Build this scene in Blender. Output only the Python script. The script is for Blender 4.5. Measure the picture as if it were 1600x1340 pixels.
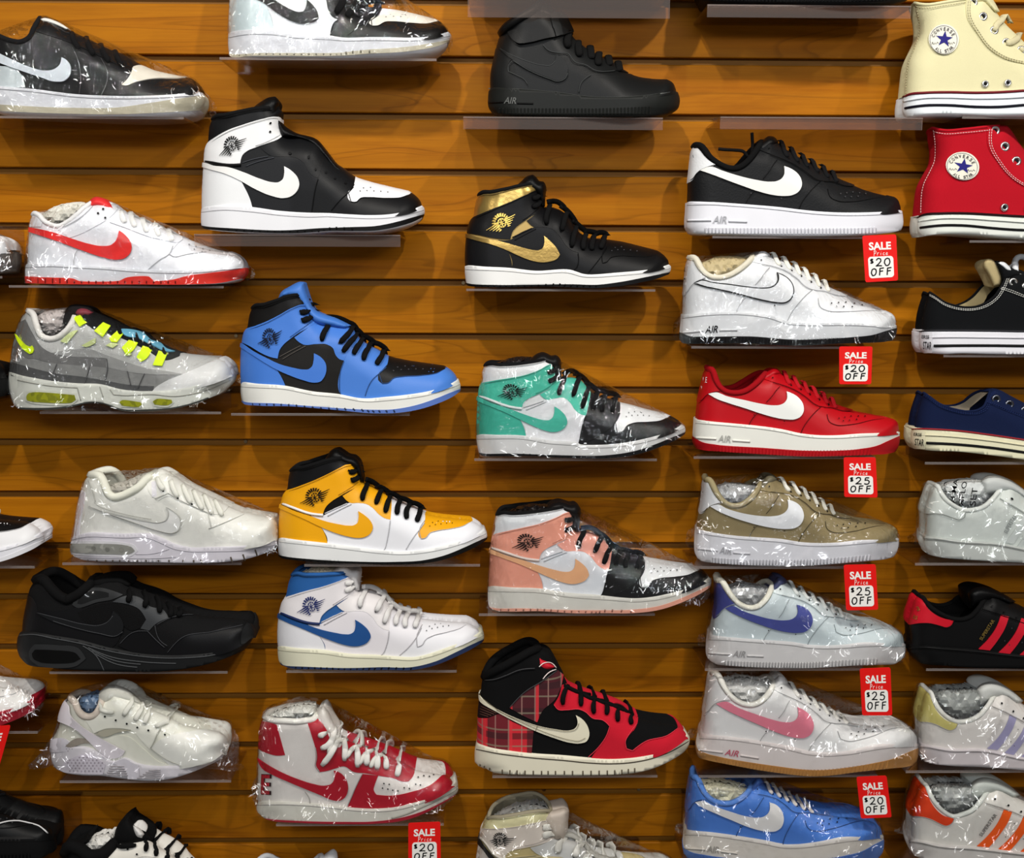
import bpy, math, random
import numpy as np
from mathutils import Vector, Matrix
from mathutils.geometry import delaunay_2d_cdt

for o in list(bpy.data.objects):
    bpy.data.objects.remove(o)
random.seed(4)
RNG = np.random.default_rng(4)
SC = bpy.context.scene
COL = SC.collection

# ------------------------------------------------------------------ camera, world, lights, exposure
F_PX = 1700.0
CAM_D, CAM_Z, PITCH, YAW, ROLL = 1.5556, -0.3115, 0.1322, 0.0154, 0.0035
fw = Vector((math.sin(YAW) * math.cos(PITCH), math.cos(YAW) * math.cos(PITCH), -math.sin(PITCH)))
rt = fw.cross(Vector((0, 0, 1))).normalized()
up = rt.cross(fw)
rt, up = math.cos(ROLL) * rt + math.sin(ROLL) * up, -math.sin(ROLL) * rt + math.cos(ROLL) * up
CAM = Vector((0, -CAM_D, CAM_Z))
cd = bpy.data.cameras.new('camera')
cd.sensor_fit = 'HORIZONTAL'
cd.sensor_width = 36
cd.lens = F_PX * 36 / 1600
cd.clip_start = 0.01
cam = bpy.data.objects.new('camera', cd)
cam.matrix_world = Matrix(((rt.x, up.x, -fw.x, CAM.x), (rt.y, up.y, -fw.y, CAM.y), (rt.z, up.z, -fw.z, CAM.z), (0, 0, 0, 1)))
COL.objects.link(cam)
SC.camera = cam

w = bpy.data.worlds.new('World')
SC.world = w
w.use_nodes = True
w.node_tree.nodes['Background'].inputs[0].default_value = (1.0, 0.97, 0.93, 1)
w.node_tree.nodes['Background'].inputs[1].default_value = 0.11


def lamp(name, loc, target, energy, color, radius=0.03, size=75, blend=0.6):
    l = bpy.data.lights.new(name, 'SPOT')
    l.energy = energy
    l.color = color
    l.shadow_soft_size = radius
    l.spot_size = math.radians(size)
    l.spot_blend = blend
    o = bpy.data.objects.new(name, l)
    o.location = loc
    o.rotation_euler = (Vector(target) - Vector(loc)).to_track_quat('-Z', 'Y').to_euler()
    COL.objects.link(o)


WARM = (1.0, 0.95, 0.88)
lamp('track_spot', (-1.30, -1.45, 0.95), (-0.35, 0, -0.45), 40, WARM)
lamp('track_spot', (0.75, -1.30, 0.95), (0.30, 0, -0.45), 56, WARM)
lamp('track_spot', (-0.30, -1.40, 1.02), (-0.15, 0, -0.50), 66, WARM)
lamp('track_spot', (1.80, -1.40, 0.90), (0.70, 0, -0.40), 34, WARM)
al = bpy.data.lights.new('front_fill', 'AREA')  # unseen lamp added as front fill for the shoe faces
al.shape = 'RECTANGLE'
al.size, al.size_y, al.energy, al.color = 2.2, 0.22, 24, (0.93, 0.96, 1.0)
ao = bpy.data.objects.new('front_fill', al)
ao.location = (0.1, -2.7, 0.55)
ao.rotation_euler = (Vector((0, 0, -0.55)) - Vector(ao.location)).to_track_quat('-Z', 'Y').to_euler()
COL.objects.link(ao)
SC.view_settings.view_transform = 'Standard'
SC.view_settings.look = 'None'
SC.view_settings.gamma = 1
SC.view_settings.use_curve_mapping = False
SC.view_settings.exposure = 0.12

# ------------------------------------------------------------------ materials
MATS = {}


def lin(c):
    return tuple(((v / 255) / 12.92 if v / 255 <= 0.04045 else ((v / 255 + 0.055) / 1.055) ** 2.4) for v in c) + (1,)


def new_mat(name):
    m = bpy.data.materials.new(name)
    m.use_nodes = True
    return m, m.node_tree, m.node_tree.nodes['Principled BSDF']


def add(nt, typ, **kw):
    n = nt.nodes.new(typ)
    for k, v in kw.items():
        setattr(n, k, v)
    return n


def coords(nt, scale):
    tc = add(nt, 'ShaderNodeTexCoord')
    mp = add(nt, 'ShaderNodeMapping')
    mp.inputs['Scale'].default_value = scale
    nt.links.new(tc.outputs['Object'], mp.inputs['Vector'])
    return mp.outputs['Vector']


KIND = {  # roughness, bump scale, bump strength, coat, metallic
    'leather': (0.42, 900, 0.10, 0.0, 0), 'tumbled': (0.5, 420, 0.28, 0.0, 0), 'patent': (0.16, 300, 0.02, 0.5, 0),
    'canvas': (0.9, 1500, 0.35, 0, 0), 'mesh': (0.85, 1100, 0.6, 0, 0), 'suede': (0.95, 1500, 0.3, 0, 0),
    'rubber': (0.5, 500, 0.05, 0, 0), 'lace': (0.85, 1800, 0.5, 0, 0), 'foil': (0.28, 250, 0.12, 0, 0.85),
    'paper': (0.7, 90, 0.5, 0, 0), 'print': (0.6, 0, 0, 0, 0), 'metal': (0.3, 0, 0, 0, 1.0), 'pearl': (0.3, 200, 0.05, 0.6, 0.1), 'crinkle': (0.2, 90, 0.6, 0.3, 0.25),
}


def M(kind, rgb):
    key = (kind,) + tuple(rgb)
    if key in MATS:
        return MATS[key]
    r, bs, st, coat, met = KIND[kind]
    m, nt, b = new_mat('%s_%d_%d_%d' % key)
    c = lin(rgb)
    if sum(rgb) < 130:
        c = tuple(v * 0.6 for v in c[:3]) + (1,)
    b.inputs['Roughness'].default_value = r
    b.inputs['Metallic'].default_value = met
    b.inputs['Coat Weight'].default_value = coat
    b.inputs['Specular IOR Level'].default_value = 0.22 if sum(rgb) > 200 else 0.14
    if bs:
        vec = coords(nt, (1, 1, 1))
        no = add(nt, 'ShaderNodeTexNoise')
        no.inputs['Scale'].default_value = bs
        no.inputs['Detail'].default_value = 2
        nt.links.new(vec, no.inputs['Vector'])
        bp = add(nt, 'ShaderNodeBump')
        bp.inputs['Strength'].default_value = st
        bp.inputs['Distance'].default_value = 0.0012 if kind != 'paper' else 0.006
        nt.links.new(no.outputs['Fac'], bp.inputs['Height'])
        nt.links.new(bp.outputs['Normal'], b.inputs['Normal'])
        n2 = add(nt, 'ShaderNodeTexNoise')
        n2.inputs['Scale'].default_value = 22
        nt.links.new(vec, n2.inputs['Vector'])
        mx = add(nt, 'ShaderNodeMix', data_type='RGBA')
        mx.inputs[6].default_value = tuple(v * 0.93 for v in c[:3]) + (1,)
        mx.inputs[7].default_value = c
        nt.links.new(n2.outputs['Fac'], mx.inputs[0])
        nt.links.new(mx.outputs[2], b.inputs['Base Color'])
    else:
        b.inputs['Base Color'].default_value = c
    MATS[key] = m
    return m


def wood_material():
    m, nt, b = new_mat('honey_wood_slat')
    tc = add(nt, 'ShaderNodeTexCoord')
    oi = add(nt, 'ShaderNodeObjectInfo')
    sh = add(nt, 'ShaderNodeCombineXYZ')
    mul = add(nt, 'ShaderNodeMath', operation='MULTIPLY')
    mul.inputs[1].default_value = 37.0
    nt.links.new(oi.outputs['Random'], mul.inputs[0])
    nt.links.new(mul.outputs[0], sh.inputs['X'])
    nt.links.new(mul.outputs[0], sh.inputs['Z'])
    va = add(nt, 'ShaderNodeVectorMath', operation='ADD')
    nt.links.new(tc.outputs['Object'], va.inputs[0])
    nt.links.new(sh.outputs[0], va.inputs[1])
    mp = add(nt, 'ShaderNodeMapping')
    mp.inputs['Scale'].default_value = (1.6, 12, 22)
    nt.links.new(va.outputs[0], mp.inputs['Vector'])
    n1 = add(nt, 'ShaderNodeTexNoise')
    n1.inputs['Scale'].default_value = 1.6
    n1.inputs['Detail'].default_value = 6
    n1.inputs['Roughness'].default_value = 0.62
    n1.inputs['Distortion'].default_value = 0.8
    nt.links.new(mp.outputs[0], n1.inputs['Vector'])
    mp2 = add(nt, 'ShaderNodeMapping')
    mp2.inputs['Scale'].default_value = (9, 200, 420)
    nt.links.new(va.outputs[0], mp2.inputs['Vector'])
    n2 = add(nt, 'ShaderNodeTexNoise')
    n2.inputs['Scale'].default_value = 1.0
    n2.inputs['Detail'].default_value = 3
    nt.links.new(mp2.outputs[0], n2.inputs['Vector'])
    r1 = add(nt, 'ShaderNodeValToRGB')
    e = r1.color_ramp.elements
    e[0].position, e[0].color = 0.28, (0.262, 0.084, 0.0022, 1)
    e[1].position, e[1].color = 0.70, (0.425, 0.155, 0.0042, 1)
    x = r1.color_ramp.elements.new(0.46)
    x.color = (0.355, 0.124, 0.0033, 1)
    nt.links.new(n1.outputs['Fac'], r1.inputs[0])
    mx = add(nt, 'ShaderNodeMix', data_type='RGBA', blend_type='MULTIPLY')
    r2 = add(nt, 'ShaderNodeValToRGB')
    r2.color_ramp.elements[0].position, r2.color_ramp.elements[0].color = 0.30, (0.74, 0.68, 0.6, 1)
    r2.color_ramp.elements[1].position, r2.color_ramp.elements[1].color = 0.56, (1, 1, 1, 1)
    nt.links.new(n2.outputs['Fac'], r2.inputs[0])
    mx.inputs[0].default_value = 0.4
    nt.links.new(r1.outputs[0], mx.inputs[6])
    nt.links.new(r2.outputs[0], mx.inputs[7])
    mp3 = add(nt, 'ShaderNodeMapping')
    mp3.inputs['Scale'].default_value = (1.5, 5, 13)
    nt.links.new(va.outputs[0], mp3.inputs['Vector'])
    n3 = add(nt, 'ShaderNodeTexNoise')
    n3.inputs['Scale'].default_value = 1.3
    n3.inputs['Detail'].default_value = 1.5
    n3.inputs['Distortion'].default_value = 0.5
    nt.links.new(mp3.outputs[0], n3.inputs['Vector'])
    r3 = add(nt, 'ShaderNodeValToRGB')
    r3.color_ramp.elements[0].position, r3.color_ramp.elements[0].color = 0.44, (1, 1, 1, 1)
    r3.color_ramp.elements[1].position, r3.color_ramp.elements[1].color = 0.62, (1, 1, 1, 1)
    for p_, v_ in ((0.468, 1.0), (0.474, 0.70), (0.49, 0.97), (0.535, 1.0), (0.541, 0.74), (0.556, 0.98)):
        q_ = r3.color_ramp.elements.new(p_)
        q_.color = (v_, v_ * 0.97, v_ * 0.95, 1)
    nt.links.new(n3.outputs['Fac'], r3.inputs[0])
    mx3 = add(nt, 'ShaderNodeMix', data_type='RGBA', blend_type='MULTIPLY')
    mx3.inputs[0].default_value = 1.0
    nt.links.new(mx.outputs[2], mx3.inputs[6])
    nt.links.new(r3.outputs[0], mx3.inputs[7])
    nt.links.new(mx3.outputs[2], b.inputs['Base Color'])
    b.inputs['Roughness'].default_value = 0.45
    b.inputs['Specular IOR Level'].default_value = 0.07
    return m


def film_material(name, wrinkle, haze, bscale):
    """clear cellophane: mostly see-through, glossy where it creases"""
    m = bpy.data.materials.new(name)
    m.use_nodes = True
    nt = m.node_tree
    nt.nodes.clear()
    out = add(nt, 'ShaderNodeOutputMaterial')
    tr = add(nt, 'ShaderNodeBsdfTransparent')
    tr.inputs[0].default_value = (0.99, 0.99, 0.985, 1)
    gl = add(nt, 'ShaderNodeBsdfGlossy')
    gl.inputs['Roughness'].default_value = 0.06
    gl.inputs[0].default_value = (0.95, 0.97, 1, 1)
    vec = coords(nt, (1, 1, 1))
    oi = add(nt, 'ShaderNodeObjectInfo')
    sc = add(nt, 'ShaderNodeVectorMath', operation='SCALE')
    cx = add(nt, 'ShaderNodeCombineXYZ')
    nt.links.new(oi.outputs['Random'], cx.inputs[0])
    nt.links.new(oi.outputs['Random'], cx.inputs[2])
    nt.links.new(cx.outputs[0], sc.inputs[0])
    sc.inputs['Scale'].default_value = 3
    va = add(nt, 'ShaderNodeVectorMath', operation='ADD')
    nt.links.new(vec, va.inputs[0])
    nt.links.new(sc.outputs[0], va.inputs[1])
    def ridges(scale, sx, sz, prev, amount):
        mp = add(nt, 'ShaderNodeMapping')
        mp.inputs['Scale'].default_value = (sx, 1, sz)
        mp.inputs['Rotation'].default_value = (0, 0.6, 0)
        nt.links.new(va.outputs[0], mp.inputs['Vector'])
        n1 = add(nt, 'ShaderNodeTexNoise')
        n1.inputs['Scale'].default_value = scale
        n1.inputs['Detail'].default_value = 1.5
        n1.inputs['Distortion'].default_value = 0.6
        nt.links.new(mp.outputs[0], n1.inputs['Vector'])
        sb = add(nt, 'ShaderNodeMath', operation='SUBTRACT')
        sb.inputs[1].default_value = 0.5
        nt.links.new(n1.outputs['Fac'], sb.inputs[0])
        ab = add(nt, 'ShaderNodeMath', operation='ABSOLUTE')
        nt.links.new(sb.outputs[0], ab.inputs[0])
        ma = add(nt, 'ShaderNodeMath', operation='MULTIPLY_ADD')
        ma.inputs[1].default_value = amount
        nt.links.new(ab.outputs[0], ma.inputs[0])
        if prev is None:
            ma.inputs[2].default_value = 0
        else:
            nt.links.new(prev, ma.inputs[2])
        return ma.outputs[0]
    hgt = ridges(bscale * 0.3, 1.0, 0.6, None, 2.2)
    hgt = ridges(bscale, 1.3, 0.5, hgt, 0.8)
    hgt = ridges(bscale * 3.0, 1.0, 1.0, hgt, 0.22)
    bp = add(nt, 'ShaderNodeBump')
    bp.inputs['Strength'].default_value = wrinkle
    bp.inputs['Distance'].default_value = 0.010
    nt.links.new(hgt, bp.inputs['Height'])
    nt.links.new(bp.outputs['Normal'], gl.inputs['Normal'])
    fr = add(nt, 'ShaderNodeFresnel')
    fr.inputs['IOR'].default_value = 1.45
    nt.links.new(bp.outputs['Normal'], fr.inputs['Normal'])
    fa = add(nt, 'ShaderNodeMath', operation='ADD', use_clamp=True)
    fa.inputs[1].default_value = haze
    nt.links.new(fr.outputs[0], fa.inputs[0])
    mn = add(nt, 'ShaderNodeMath', operation='MINIMUM')
    mn.inputs[1].default_value = 0.45
    nt.links.new(fa.outputs[0], mn.inputs[0])
    mix = add(nt, 'ShaderNodeMixShader')
    nt.links.new(mn.outputs[0], mix.inputs[0])
    nt.links.new(tr.outputs[0], mix.inputs[1])
    nt.links.new(gl.outputs[0], mix.inputs[2])
    nt.links.new(mix.outputs[0], out.inputs[0])
    return m


def acrylic_material(name, tint, fac, rough, dust=False):
    m = bpy.data.materials.new(name)
    m.use_nodes = True
    nt = m.node_tree
    nt.nodes.clear()
    out = add(nt, 'ShaderNodeOutputMaterial')
    tr = add(nt, 'ShaderNodeBsdfTransparent')
    tr.inputs[0].default_value = tint + (1,)
    if dust:
        pr = add(nt, 'ShaderNodeBsdfPrincipled')
        pr.inputs['Base Color'].default_value = (0.78, 0.72, 0.70, 1)
        pr.inputs['Roughness'].default_value = rough
    else:
        pr = add(nt, 'ShaderNodeBsdfGlossy')
        pr.inputs['Color'].default_value = (0.9, 0.86, 0.84, 1)
        pr.inputs['Roughness'].default_value = rough
    lw = add(nt, 'ShaderNodeFresnel')
    lw.inputs['IOR'].default_value = 1.3
    fa = add(nt, 'ShaderNodeMath', operation='ADD', use_clamp=True)
    fa.inputs[1].default_value = fac
    nt.links.new(lw.outputs[0], fa.inputs[0])
    mn = add(nt, 'ShaderNodeMath', operation='MINIMUM')
    mn.inputs[1].default_value = 0.6
    nt.links.new(fa.outputs[0], mn.inputs[0])
    mix = add(nt, 'ShaderNodeMixShader')
    nt.links.new(mn.outputs[0], mix.inputs[0])
    nt.links.new(tr.outputs[0], mix.inputs[1])
    nt.links.new(pr.outputs[0], mix.inputs[2])
    nt.links.new(mix.outputs[0], out.inputs[0])
    return m


def plaid_material(dark):
    m, nt, b = new_mat('plaid_cloth')
    tc = add(nt, 'ShaderNodeTexCoord')
    sx = add(nt, 'ShaderNodeSeparateXYZ')
    nt.links.new(tc.outputs['Object'], sx.inputs[0])

    def band(axis, freq, phase, lo, hi):
        a = add(nt, 'ShaderNodeMath', operation='MULTIPLY_ADD')
        a.inputs[1].default_value = freq
        a.inputs[2].default_value = phase
        nt.links.new(sx.outputs[axis], a.inputs[0])
        f = add(nt, 'ShaderNodeMath', operation='FRACT')
        nt.links.new(a.outputs[0], f.inputs[0])
        g = add(nt, 'ShaderNodeMath', operation='GREATER_THAN')
        g.inputs[1].default_value = lo
        l = add(nt, 'ShaderNodeMath', operation='LESS_THAN')
        l.inputs[1].default_value = hi
        nt.links.new(f.outputs[0], g.inputs[0])
        nt.links.new(f.outputs[0], l.inputs[0])
        k = add(nt, 'ShaderNodeMath', operation='MULTIPLY')
        nt.links.new(g.outputs[0], k.inputs[0])
        nt.links.new(l.outputs[0], k.inputs[1])
        return k.outputs[0]

    def over(prev, fac, col, amt):
        mx = add(nt, 'ShaderNodeMix', data_type='RGBA')
        mm = add(nt, 'ShaderNodeMath', operation='MULTIPLY')
        mm.inputs[1].default_value = amt
        nt.links.new(fac, mm.inputs[0])
        nt.links.new(mm.outputs[0], mx.inputs[0])
        if isinstance(prev, tuple):
            mx.inputs[6].default_value = prev
        else:
            nt.links.new(prev, mx.inputs[6])
        mx.inputs[7].default_value = col
        return mx.outputs[2]

    base = lin((196, 26, 40))
    if dark:
        base = lin((70, 10, 22))
    c = over(base, band('X', 18, 0.70, 0.45, 1.0), lin((70, 8, 22)), 0.85)
    c = over(c, band('Z', 28, 0.10, 0.55, 0.80), lin((40, 6, 14)), 0.7)
    c = over(c, band('X', 54, 0.2, 0.0, 0.10), lin((160, 120, 110)), 0.6)
    c = over(c, band('Z', 42, 0.3, 0.0, 0.10), lin((130, 120, 100)), 0.6)
    c = over(c, band('X', 27, 0.55, 0.0, 0.12), lin((210, 40, 50)), 0.8)
    nt.links.new(c, b.inputs['Base Color'])
    b.inputs['Roughness'].default_value = 0.9
    return m


WOOD = wood_material()
GROOVE = M('print', (128, 84, 22))
FILM = film_material('clear_plastic_film', 0.60, 0.0, 60)
FILM2 = film_material('crumpled_plastic_film', 1.0, 0.0, 150)
ACRYL = acrylic_material('clear_acrylic', (0.94, 0.92, 0.90), 0.0, 0.08)
LIP = acrylic_material('dusty_acrylic_lip', (0.96, 0.90, 0.86), 0.02, 0.3, True)
EDGE = acrylic_material('polished_acrylic_edge', (0.9, 0.84, 0.80), 0.10, 0.35, True)


def glint_fold_material():
    """added crease that stands for a film glint: gloss laid over clear see-through"""
    m = bpy.data.materials.new('plastic_glint_fold')
    m.use_nodes = True
    nt = m.node_tree
    nt.nodes.clear()
    out = add(nt, 'ShaderNodeOutputMaterial')
    tr = add(nt, 'ShaderNodeBsdfTransparent')
    tr.inputs[0].default_value = (0.98, 0.98, 0.98, 1)
    gl = add(nt, 'ShaderNodeBsdfGlossy')
    gl.inputs['Color'].default_value = (0.46, 0.47, 0.48, 1)
    gl.inputs['Roughness'].default_value = 0.22
    sm = add(nt, 'ShaderNodeAddShader')
    nt.links.new(tr.outputs[0], sm.inputs[0])
    nt.links.new(gl.outputs[0], sm.inputs[1])
    nt.links.new(sm.outputs[0], out.inputs[0])
    return m


GLINT_FOLD = glint_fold_material()
PLAID, PLAID2 = plaid_material(False), plaid_material(True)

# ------------------------------------------------------------------ small geometry library
RMAT = np.array([[rt.x, up.x, fw.x], [rt.y, up.y, fw.y], [rt.z, up.z, fw.z]])
CAMV = np.array(CAM)
S = 1165.0  # photo pixels per metre near the shoes


def P(txt):
    return np.array([[float(v) for v in q.split(',')] for q in txt.split()])


def unproj(px, y):
    """the point of depth y that the photograph shows at px"""
    px = np.atleast_2d(px)
    d = np.stack([(px[:, 0] - 800) / F_PX, -(px[:, 1] - 670) / F_PX, np.ones(len(px))], 1) @ RMAT.T
    t = (np.asarray(y) - CAMV[1]) / d[:, 1]
    return CAMV + d * t[:, None]


def crom(pts, step, closed=False, corner=50):
    """resample a traced outline as smooth curves that keep their sharp corners"""
    pts = np.asarray(pts, float)
    keep = [0]
    for i in range(1, len(pts)):
        if np.hypot(*(pts[i] - pts[keep[-1]])) > 0.1 * step:
            keep.append(i)
    pts = pts[keep]
    if closed and np.hypot(*(pts[0] - pts[-1])) < 0.1 * step:
        pts = pts[:-1]
    n = len(pts)
    out = []
    segs = n if closed else n - 1

    def is_corner(i):
        if not closed and (i == 0 or i == n - 1):
            return True
        a = pts[i] - pts[(i - 1) % n]
        b = pts[(i + 1) % n] - pts[i]
        c = np.dot(a, b) / (np.linalg.norm(a) * np.linalg.norm(b) + 1e-9)
        return c < math.cos(math.radians(corner))

    cor = [is_corner(i) for i in range(n)]
    for i in range(segs):
        p1, p2 = pts[i], pts[(i + 1) % n]
        L = np.linalg.norm(p2 - p1)
        if cor[i]:
            m1 = None
        else:
            a, b = p1 - pts[(i - 1) % n], p2 - p1
            la, lb = np.linalg.norm(a), np.linalg.norm(b)
            t = (a / la * lb + b / lb * la) / (la + lb)
            m1 = t * min(L, 2 * min(la, lb))
        j = (i + 1) % n
        if cor[j]:
            m2 = None
        else:
            a, b = p2 - p1, pts[(j + 1) % n] - p2
            la, lb = np.linalg.norm(a), np.linalg.norm(b)
            t = (a / la * lb + b / lb * la) / (la + lb)
            m2 = t * min(L, 2 * min(la, lb))
        if m1 is None and m2 is None:
            m1 = m2 = p2 - p1
        elif m1 is None:
            m1 = 1.5 * (p2 - p1) - 0.5 * m2
        elif m2 is None:
            m2 = 1.5 * (p2 - p1) - 0.5 * m1
        k = max(1, int(L / step + 0.5))
        for q in range(k):
            t = q / k
            out.append((2 * t**3 - 3 * t**2 + 1) * p1 + (t**3 - 2 * t**2 + t) * m1 + (-2 * t**3 + 3 * t**2) * p2 + (t**3 - t**2) * m2)
    if not closed:
        out.append(pts[-1])
    return np.array(out)


def inside(pts, poly):
    x, y = pts[:, 0][:, None], pts[:, 1][:, None]
    a, b = poly, np.roll(poly, -1, 0)
    c = (a[:, 1] > y) != (b[:, 1] > y)
    dy = b[:, 1] - a[:, 1]
    dy = np.where(abs(dy) < 1e-12, 1e-12, dy)
    xi = a[:, 0] + (y - a[:, 1]) * (b[:, 0] - a[:, 0]) / dy
    return ((c & (x < xi)).sum(1) % 2) == 1


def dist(pts, line):
    """distance of points to an open polyline"""
    a, b = line[:-1], line[1:]
    ab = b - a
    l2 = (ab**2).sum(1) + 1e-12
    ap = pts[:, None, :] - a[None]
    t = np.clip((ap * ab).sum(2) / l2, 0, 1)
    d = ap - t[..., None] * ab
    return np.sqrt((d**2).sum(2).min(1))


def sq(t):
    t = np.clip(t, 0, 1)
    return (1 - (1 - t) ** 2.05) ** (1 / 2.05)


def convex_hull(p):
    p = sorted(map(tuple, p))

    def half(q):
        h = []
        for c in q:
            while len(h) > 1 and (h[-1][0] - h[-2][0]) * (c[1] - h[-2][1]) - (h[-1][1] - h[-2][1]) * (c[0] - h[-2][0]) <= 0:
                h.pop()
            h.append(c)
        return h[:-1]
    return np.array(half(p) + half(p[::-1]))


def link(name, verts, faces, mat, parent=None, loc=(0, 0, 0), smooth=True):
    me = bpy.data.meshes.new(name)
    me.from_pydata([tuple(v) for v in verts], [], [tuple(f) for f in faces])
    if smooth:
        me.polygons.foreach_set('use_smooth', [True] * len(me.polygons))
    me.materials.append(mat)
    me.update()
    o = bpy.data.objects.new(name, me)
    COL.objects.link(o)
    if parent is not None:
        o.parent = parent
    else:
        o.location = loc
    return o


def tag(o, label, cat, group=None, kind=None):
    o['label'] = label
    o['category'] = cat
    if group:
        o['group'] = group
    if kind:
        o['kind'] = kind
    return o


def triangulate(polys, extra, step):
    """triangles of the area that lies inside every polygon, with inner points added"""
    pts, edges = [], []
    for pl in polys:
        n0 = len(pts)
        pts += [tuple(q) for q in pl]
        edges += [(n0 + i, n0 + (i + 1) % len(pl)) for i in range(len(pl))]
    lo = np.max([pl.min(0) for pl in polys], 0)
    hi = np.min([pl.max(0) for pl in polys], 0)
    if (hi - lo).min() <= 0:
        return np.zeros((0, 2)), []
    g = []
    if step:
        ys = np.arange(lo[1] + step * 0.5, hi[1], step * 0.87)
        for r, y in enumerate(ys):
            xs = np.arange(lo[0] + (0.25 if r % 2 else 0.75) * step, hi[0], step)
            g += [(x, y) for x in xs]
    if extra is not None and len(extra):
        g += [tuple(q) for q in extra if lo[0] < q[0] < hi[0] and lo[1] < q[1] < hi[1]]
    if g:
        g = np.array(g)
        ok = np.ones(len(g), bool)
        for pl in polys:
            ok &= inside(g, pl)
        g = g[ok]
        for pl in polys:
            if len(g):
                g = g[dist(g, np.vstack([pl, pl[:1]])) > 0.7]
        pts += [tuple(q) for q in g]
    vs, es, fs, *_ = delaunay_2d_cdt([Vector(p) for p in pts], edges, [], 0, 0.02)
    V = np.array([(v.x, v.y) for v in vs])
    Fc = np.array([list(f) for f in fs if len(f) == 3])
    if not len(Fc):
        return V, []
    cen = V[Fc].mean(1)
    ok = np.ones(len(cen), bool)
    for pl in polys:
        ok &= inside(cen, pl)
    Fc = Fc[ok]
    used = np.unique(Fc)
    idx = -np.ones(len(V), int)
    idx[used] = np.arange(len(used))
    return V[used], idx[Fc]


def fix_orient(V3, Fc):
    if not len(Fc):
        return Fc
    n = np.cross(V3[Fc[:, 1]] - V3[Fc[:, 0]], V3[Fc[:, 2]] - V3[Fc[:, 0]])
    if n[:, 1].sum() > 0:
        Fc = Fc[:, ::-1]
    return Fc


def shell(V2, Fc, hfun, yc, base, offset=0.0, thick=0.0, close=False, mirror=True, jitter=None, floor=None, ridge=None):
    """lift a flat triangulation onto the rounded side of a shoe and mirror it to the far side"""
    h = hfun(V2)
    if jitter is not None:
        h = np.where(h > 1e-5, h + jitter, h)
    A = unproj(V2 if ridge is None else ridge(V2, h), yc - h)
    if floor is not None:
        A[:, 2] = np.maximum(A[:, 2], floor)
    Fc = fix_orient(A, np.asarray(Fc))
    n = len(A)
    if mirror:
        mid = h < 2e-5
        idx = np.arange(n) + n
        idx[mid] = np.arange(n)[mid]
        B = A.copy()
        B[:, 1] = 2 * yc - A[:, 1]
        A = A.copy()
        A[mid, 1] = yc
        V = np.vstack([A, B])
        FF = np.vstack([Fc, idx[Fc][:, ::-1]])
        bad = (FF[:, 0] == FF[:, 1]) | (FF[:, 1] == FF[:, 2]) | (FF[:, 0] == FF[:, 2])
        # a triangle lying wholly on the mid plane would be doubled
        both = np.zeros(len(FF), bool)
        both[len(Fc):] = mid[Fc].all(1)
        FF = FF[~bad & ~both]
    else:
        V, FF = A, Fc
        idx = np.arange(n)
    fn = np.cross(V[FF[:, 1]] - V[FF[:, 0]], V[FF[:, 2]] - V[FF[:, 0]])
    N = np.zeros_like(V)
    for k in range(3):
        np.add.at(N, FF[:, k], fn)
    N /= np.linalg.norm(N, axis=1)[:, None] + 1e-12
    T = V + N * offset
    verts, faces = T, [tuple(f) for f in FF]
    if thick or close:
        cnt = {}
        for f in FF:
            for k in range(3):
                e = (f[k], f[(k + 1) % 3])
                u = (min(e), max(e))
                cnt[u] = None if u in cnt else e
        be = [e for e in cnt.values() if e is not None]
        if close and mirror:
            for a, b in be:
                if a < n and b < n:
                    a2, b2 = idx[a], idx[b]
                    q = [b, a, a2, b2]
                    q2 = []
                    for v in q:
                        if v not in q2:
                            q2.append(v)
                    if len(q2) >= 3:
                        faces.append(tuple(q2))
        elif be:
            ids = sorted({v for e in be for v in e})
            k0 = len(verts)
            mp = {v: k0 + i for i, v in enumerate(ids)}
            mq = {v: k0 + len(ids) + i for i, v in enumerate(ids)}
            verts = np.vstack([verts, T[ids], T[ids] - N[ids] * thick])
            faces += [(mp[b], mp[a], mq[a], mq[b]) for a, b in be]
    return verts - base, faces


def tube(path, nrm, wr, tr, nseg=6, cap=True, closed=False):
    """a flattened tube along a 3-D path; nrm: the thin direction at each point"""
    path, nrm = np.asarray(path), np.asarray(nrm)
    n = len(path)
    if closed:
        tan = np.roll(path, -1, 0) - np.roll(path, 1, 0)
    else:
        tan = np.gradient(path, axis=0)
    tan /= np.linalg.norm(tan, axis=1)[:, None] + 1e-12
    bi = np.cross(tan, nrm)
    bi /= np.linalg.norm(bi, axis=1)[:, None] + 1e-12
    nn = np.cross(bi, tan)
    wr = np.broadcast_to(wr, n)
    tr = np.broadcast_to(tr, n)
    V, Fc = [], []
    for k in range(nseg):
        a = 2 * math.pi * k / nseg
        V.append(path + bi * (math.cos(a) * wr)[:, None] + nn * (math.sin(a) * tr)[:, None])
    V = np.stack(V, 1).reshape(-1, 3)
    m = n if closed else n - 1
    for i in range(m):
        j = (i + 1) % n
        for k in range(nseg):
            k2 = (k + 1) % nseg
            Fc.append((i * nseg + k, i * nseg + k2, j * nseg + k2, j * nseg + k))
    if cap and not closed:
        Fc.append(tuple(range(nseg))[::-1])
        Fc.append(tuple((n - 1) * nseg + k for k in range(nseg)))
    return V, Fc


def fine(o):
    """rows of stitches, ribs and holes a pixel or two wide stay one part"""
    if any(k in o.name for k in ('stitch', 'rib', 'gaps', 'holes', 'dots', 'seams', 'stripes', 'groove', 'lines', 'pillars', 'emblem', 'bars')):
        o['kind'] = 'stuff'
    return o


class Bag:
    def __init__(s):
        s.V, s.F = [], []

    def put(s, V, F):
        k = len(s.V)
        s.V += [tuple(v) for v in V]
        s.F += [tuple(int(i) + k for i in f) for f in F]


TEXTS = {}


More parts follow.
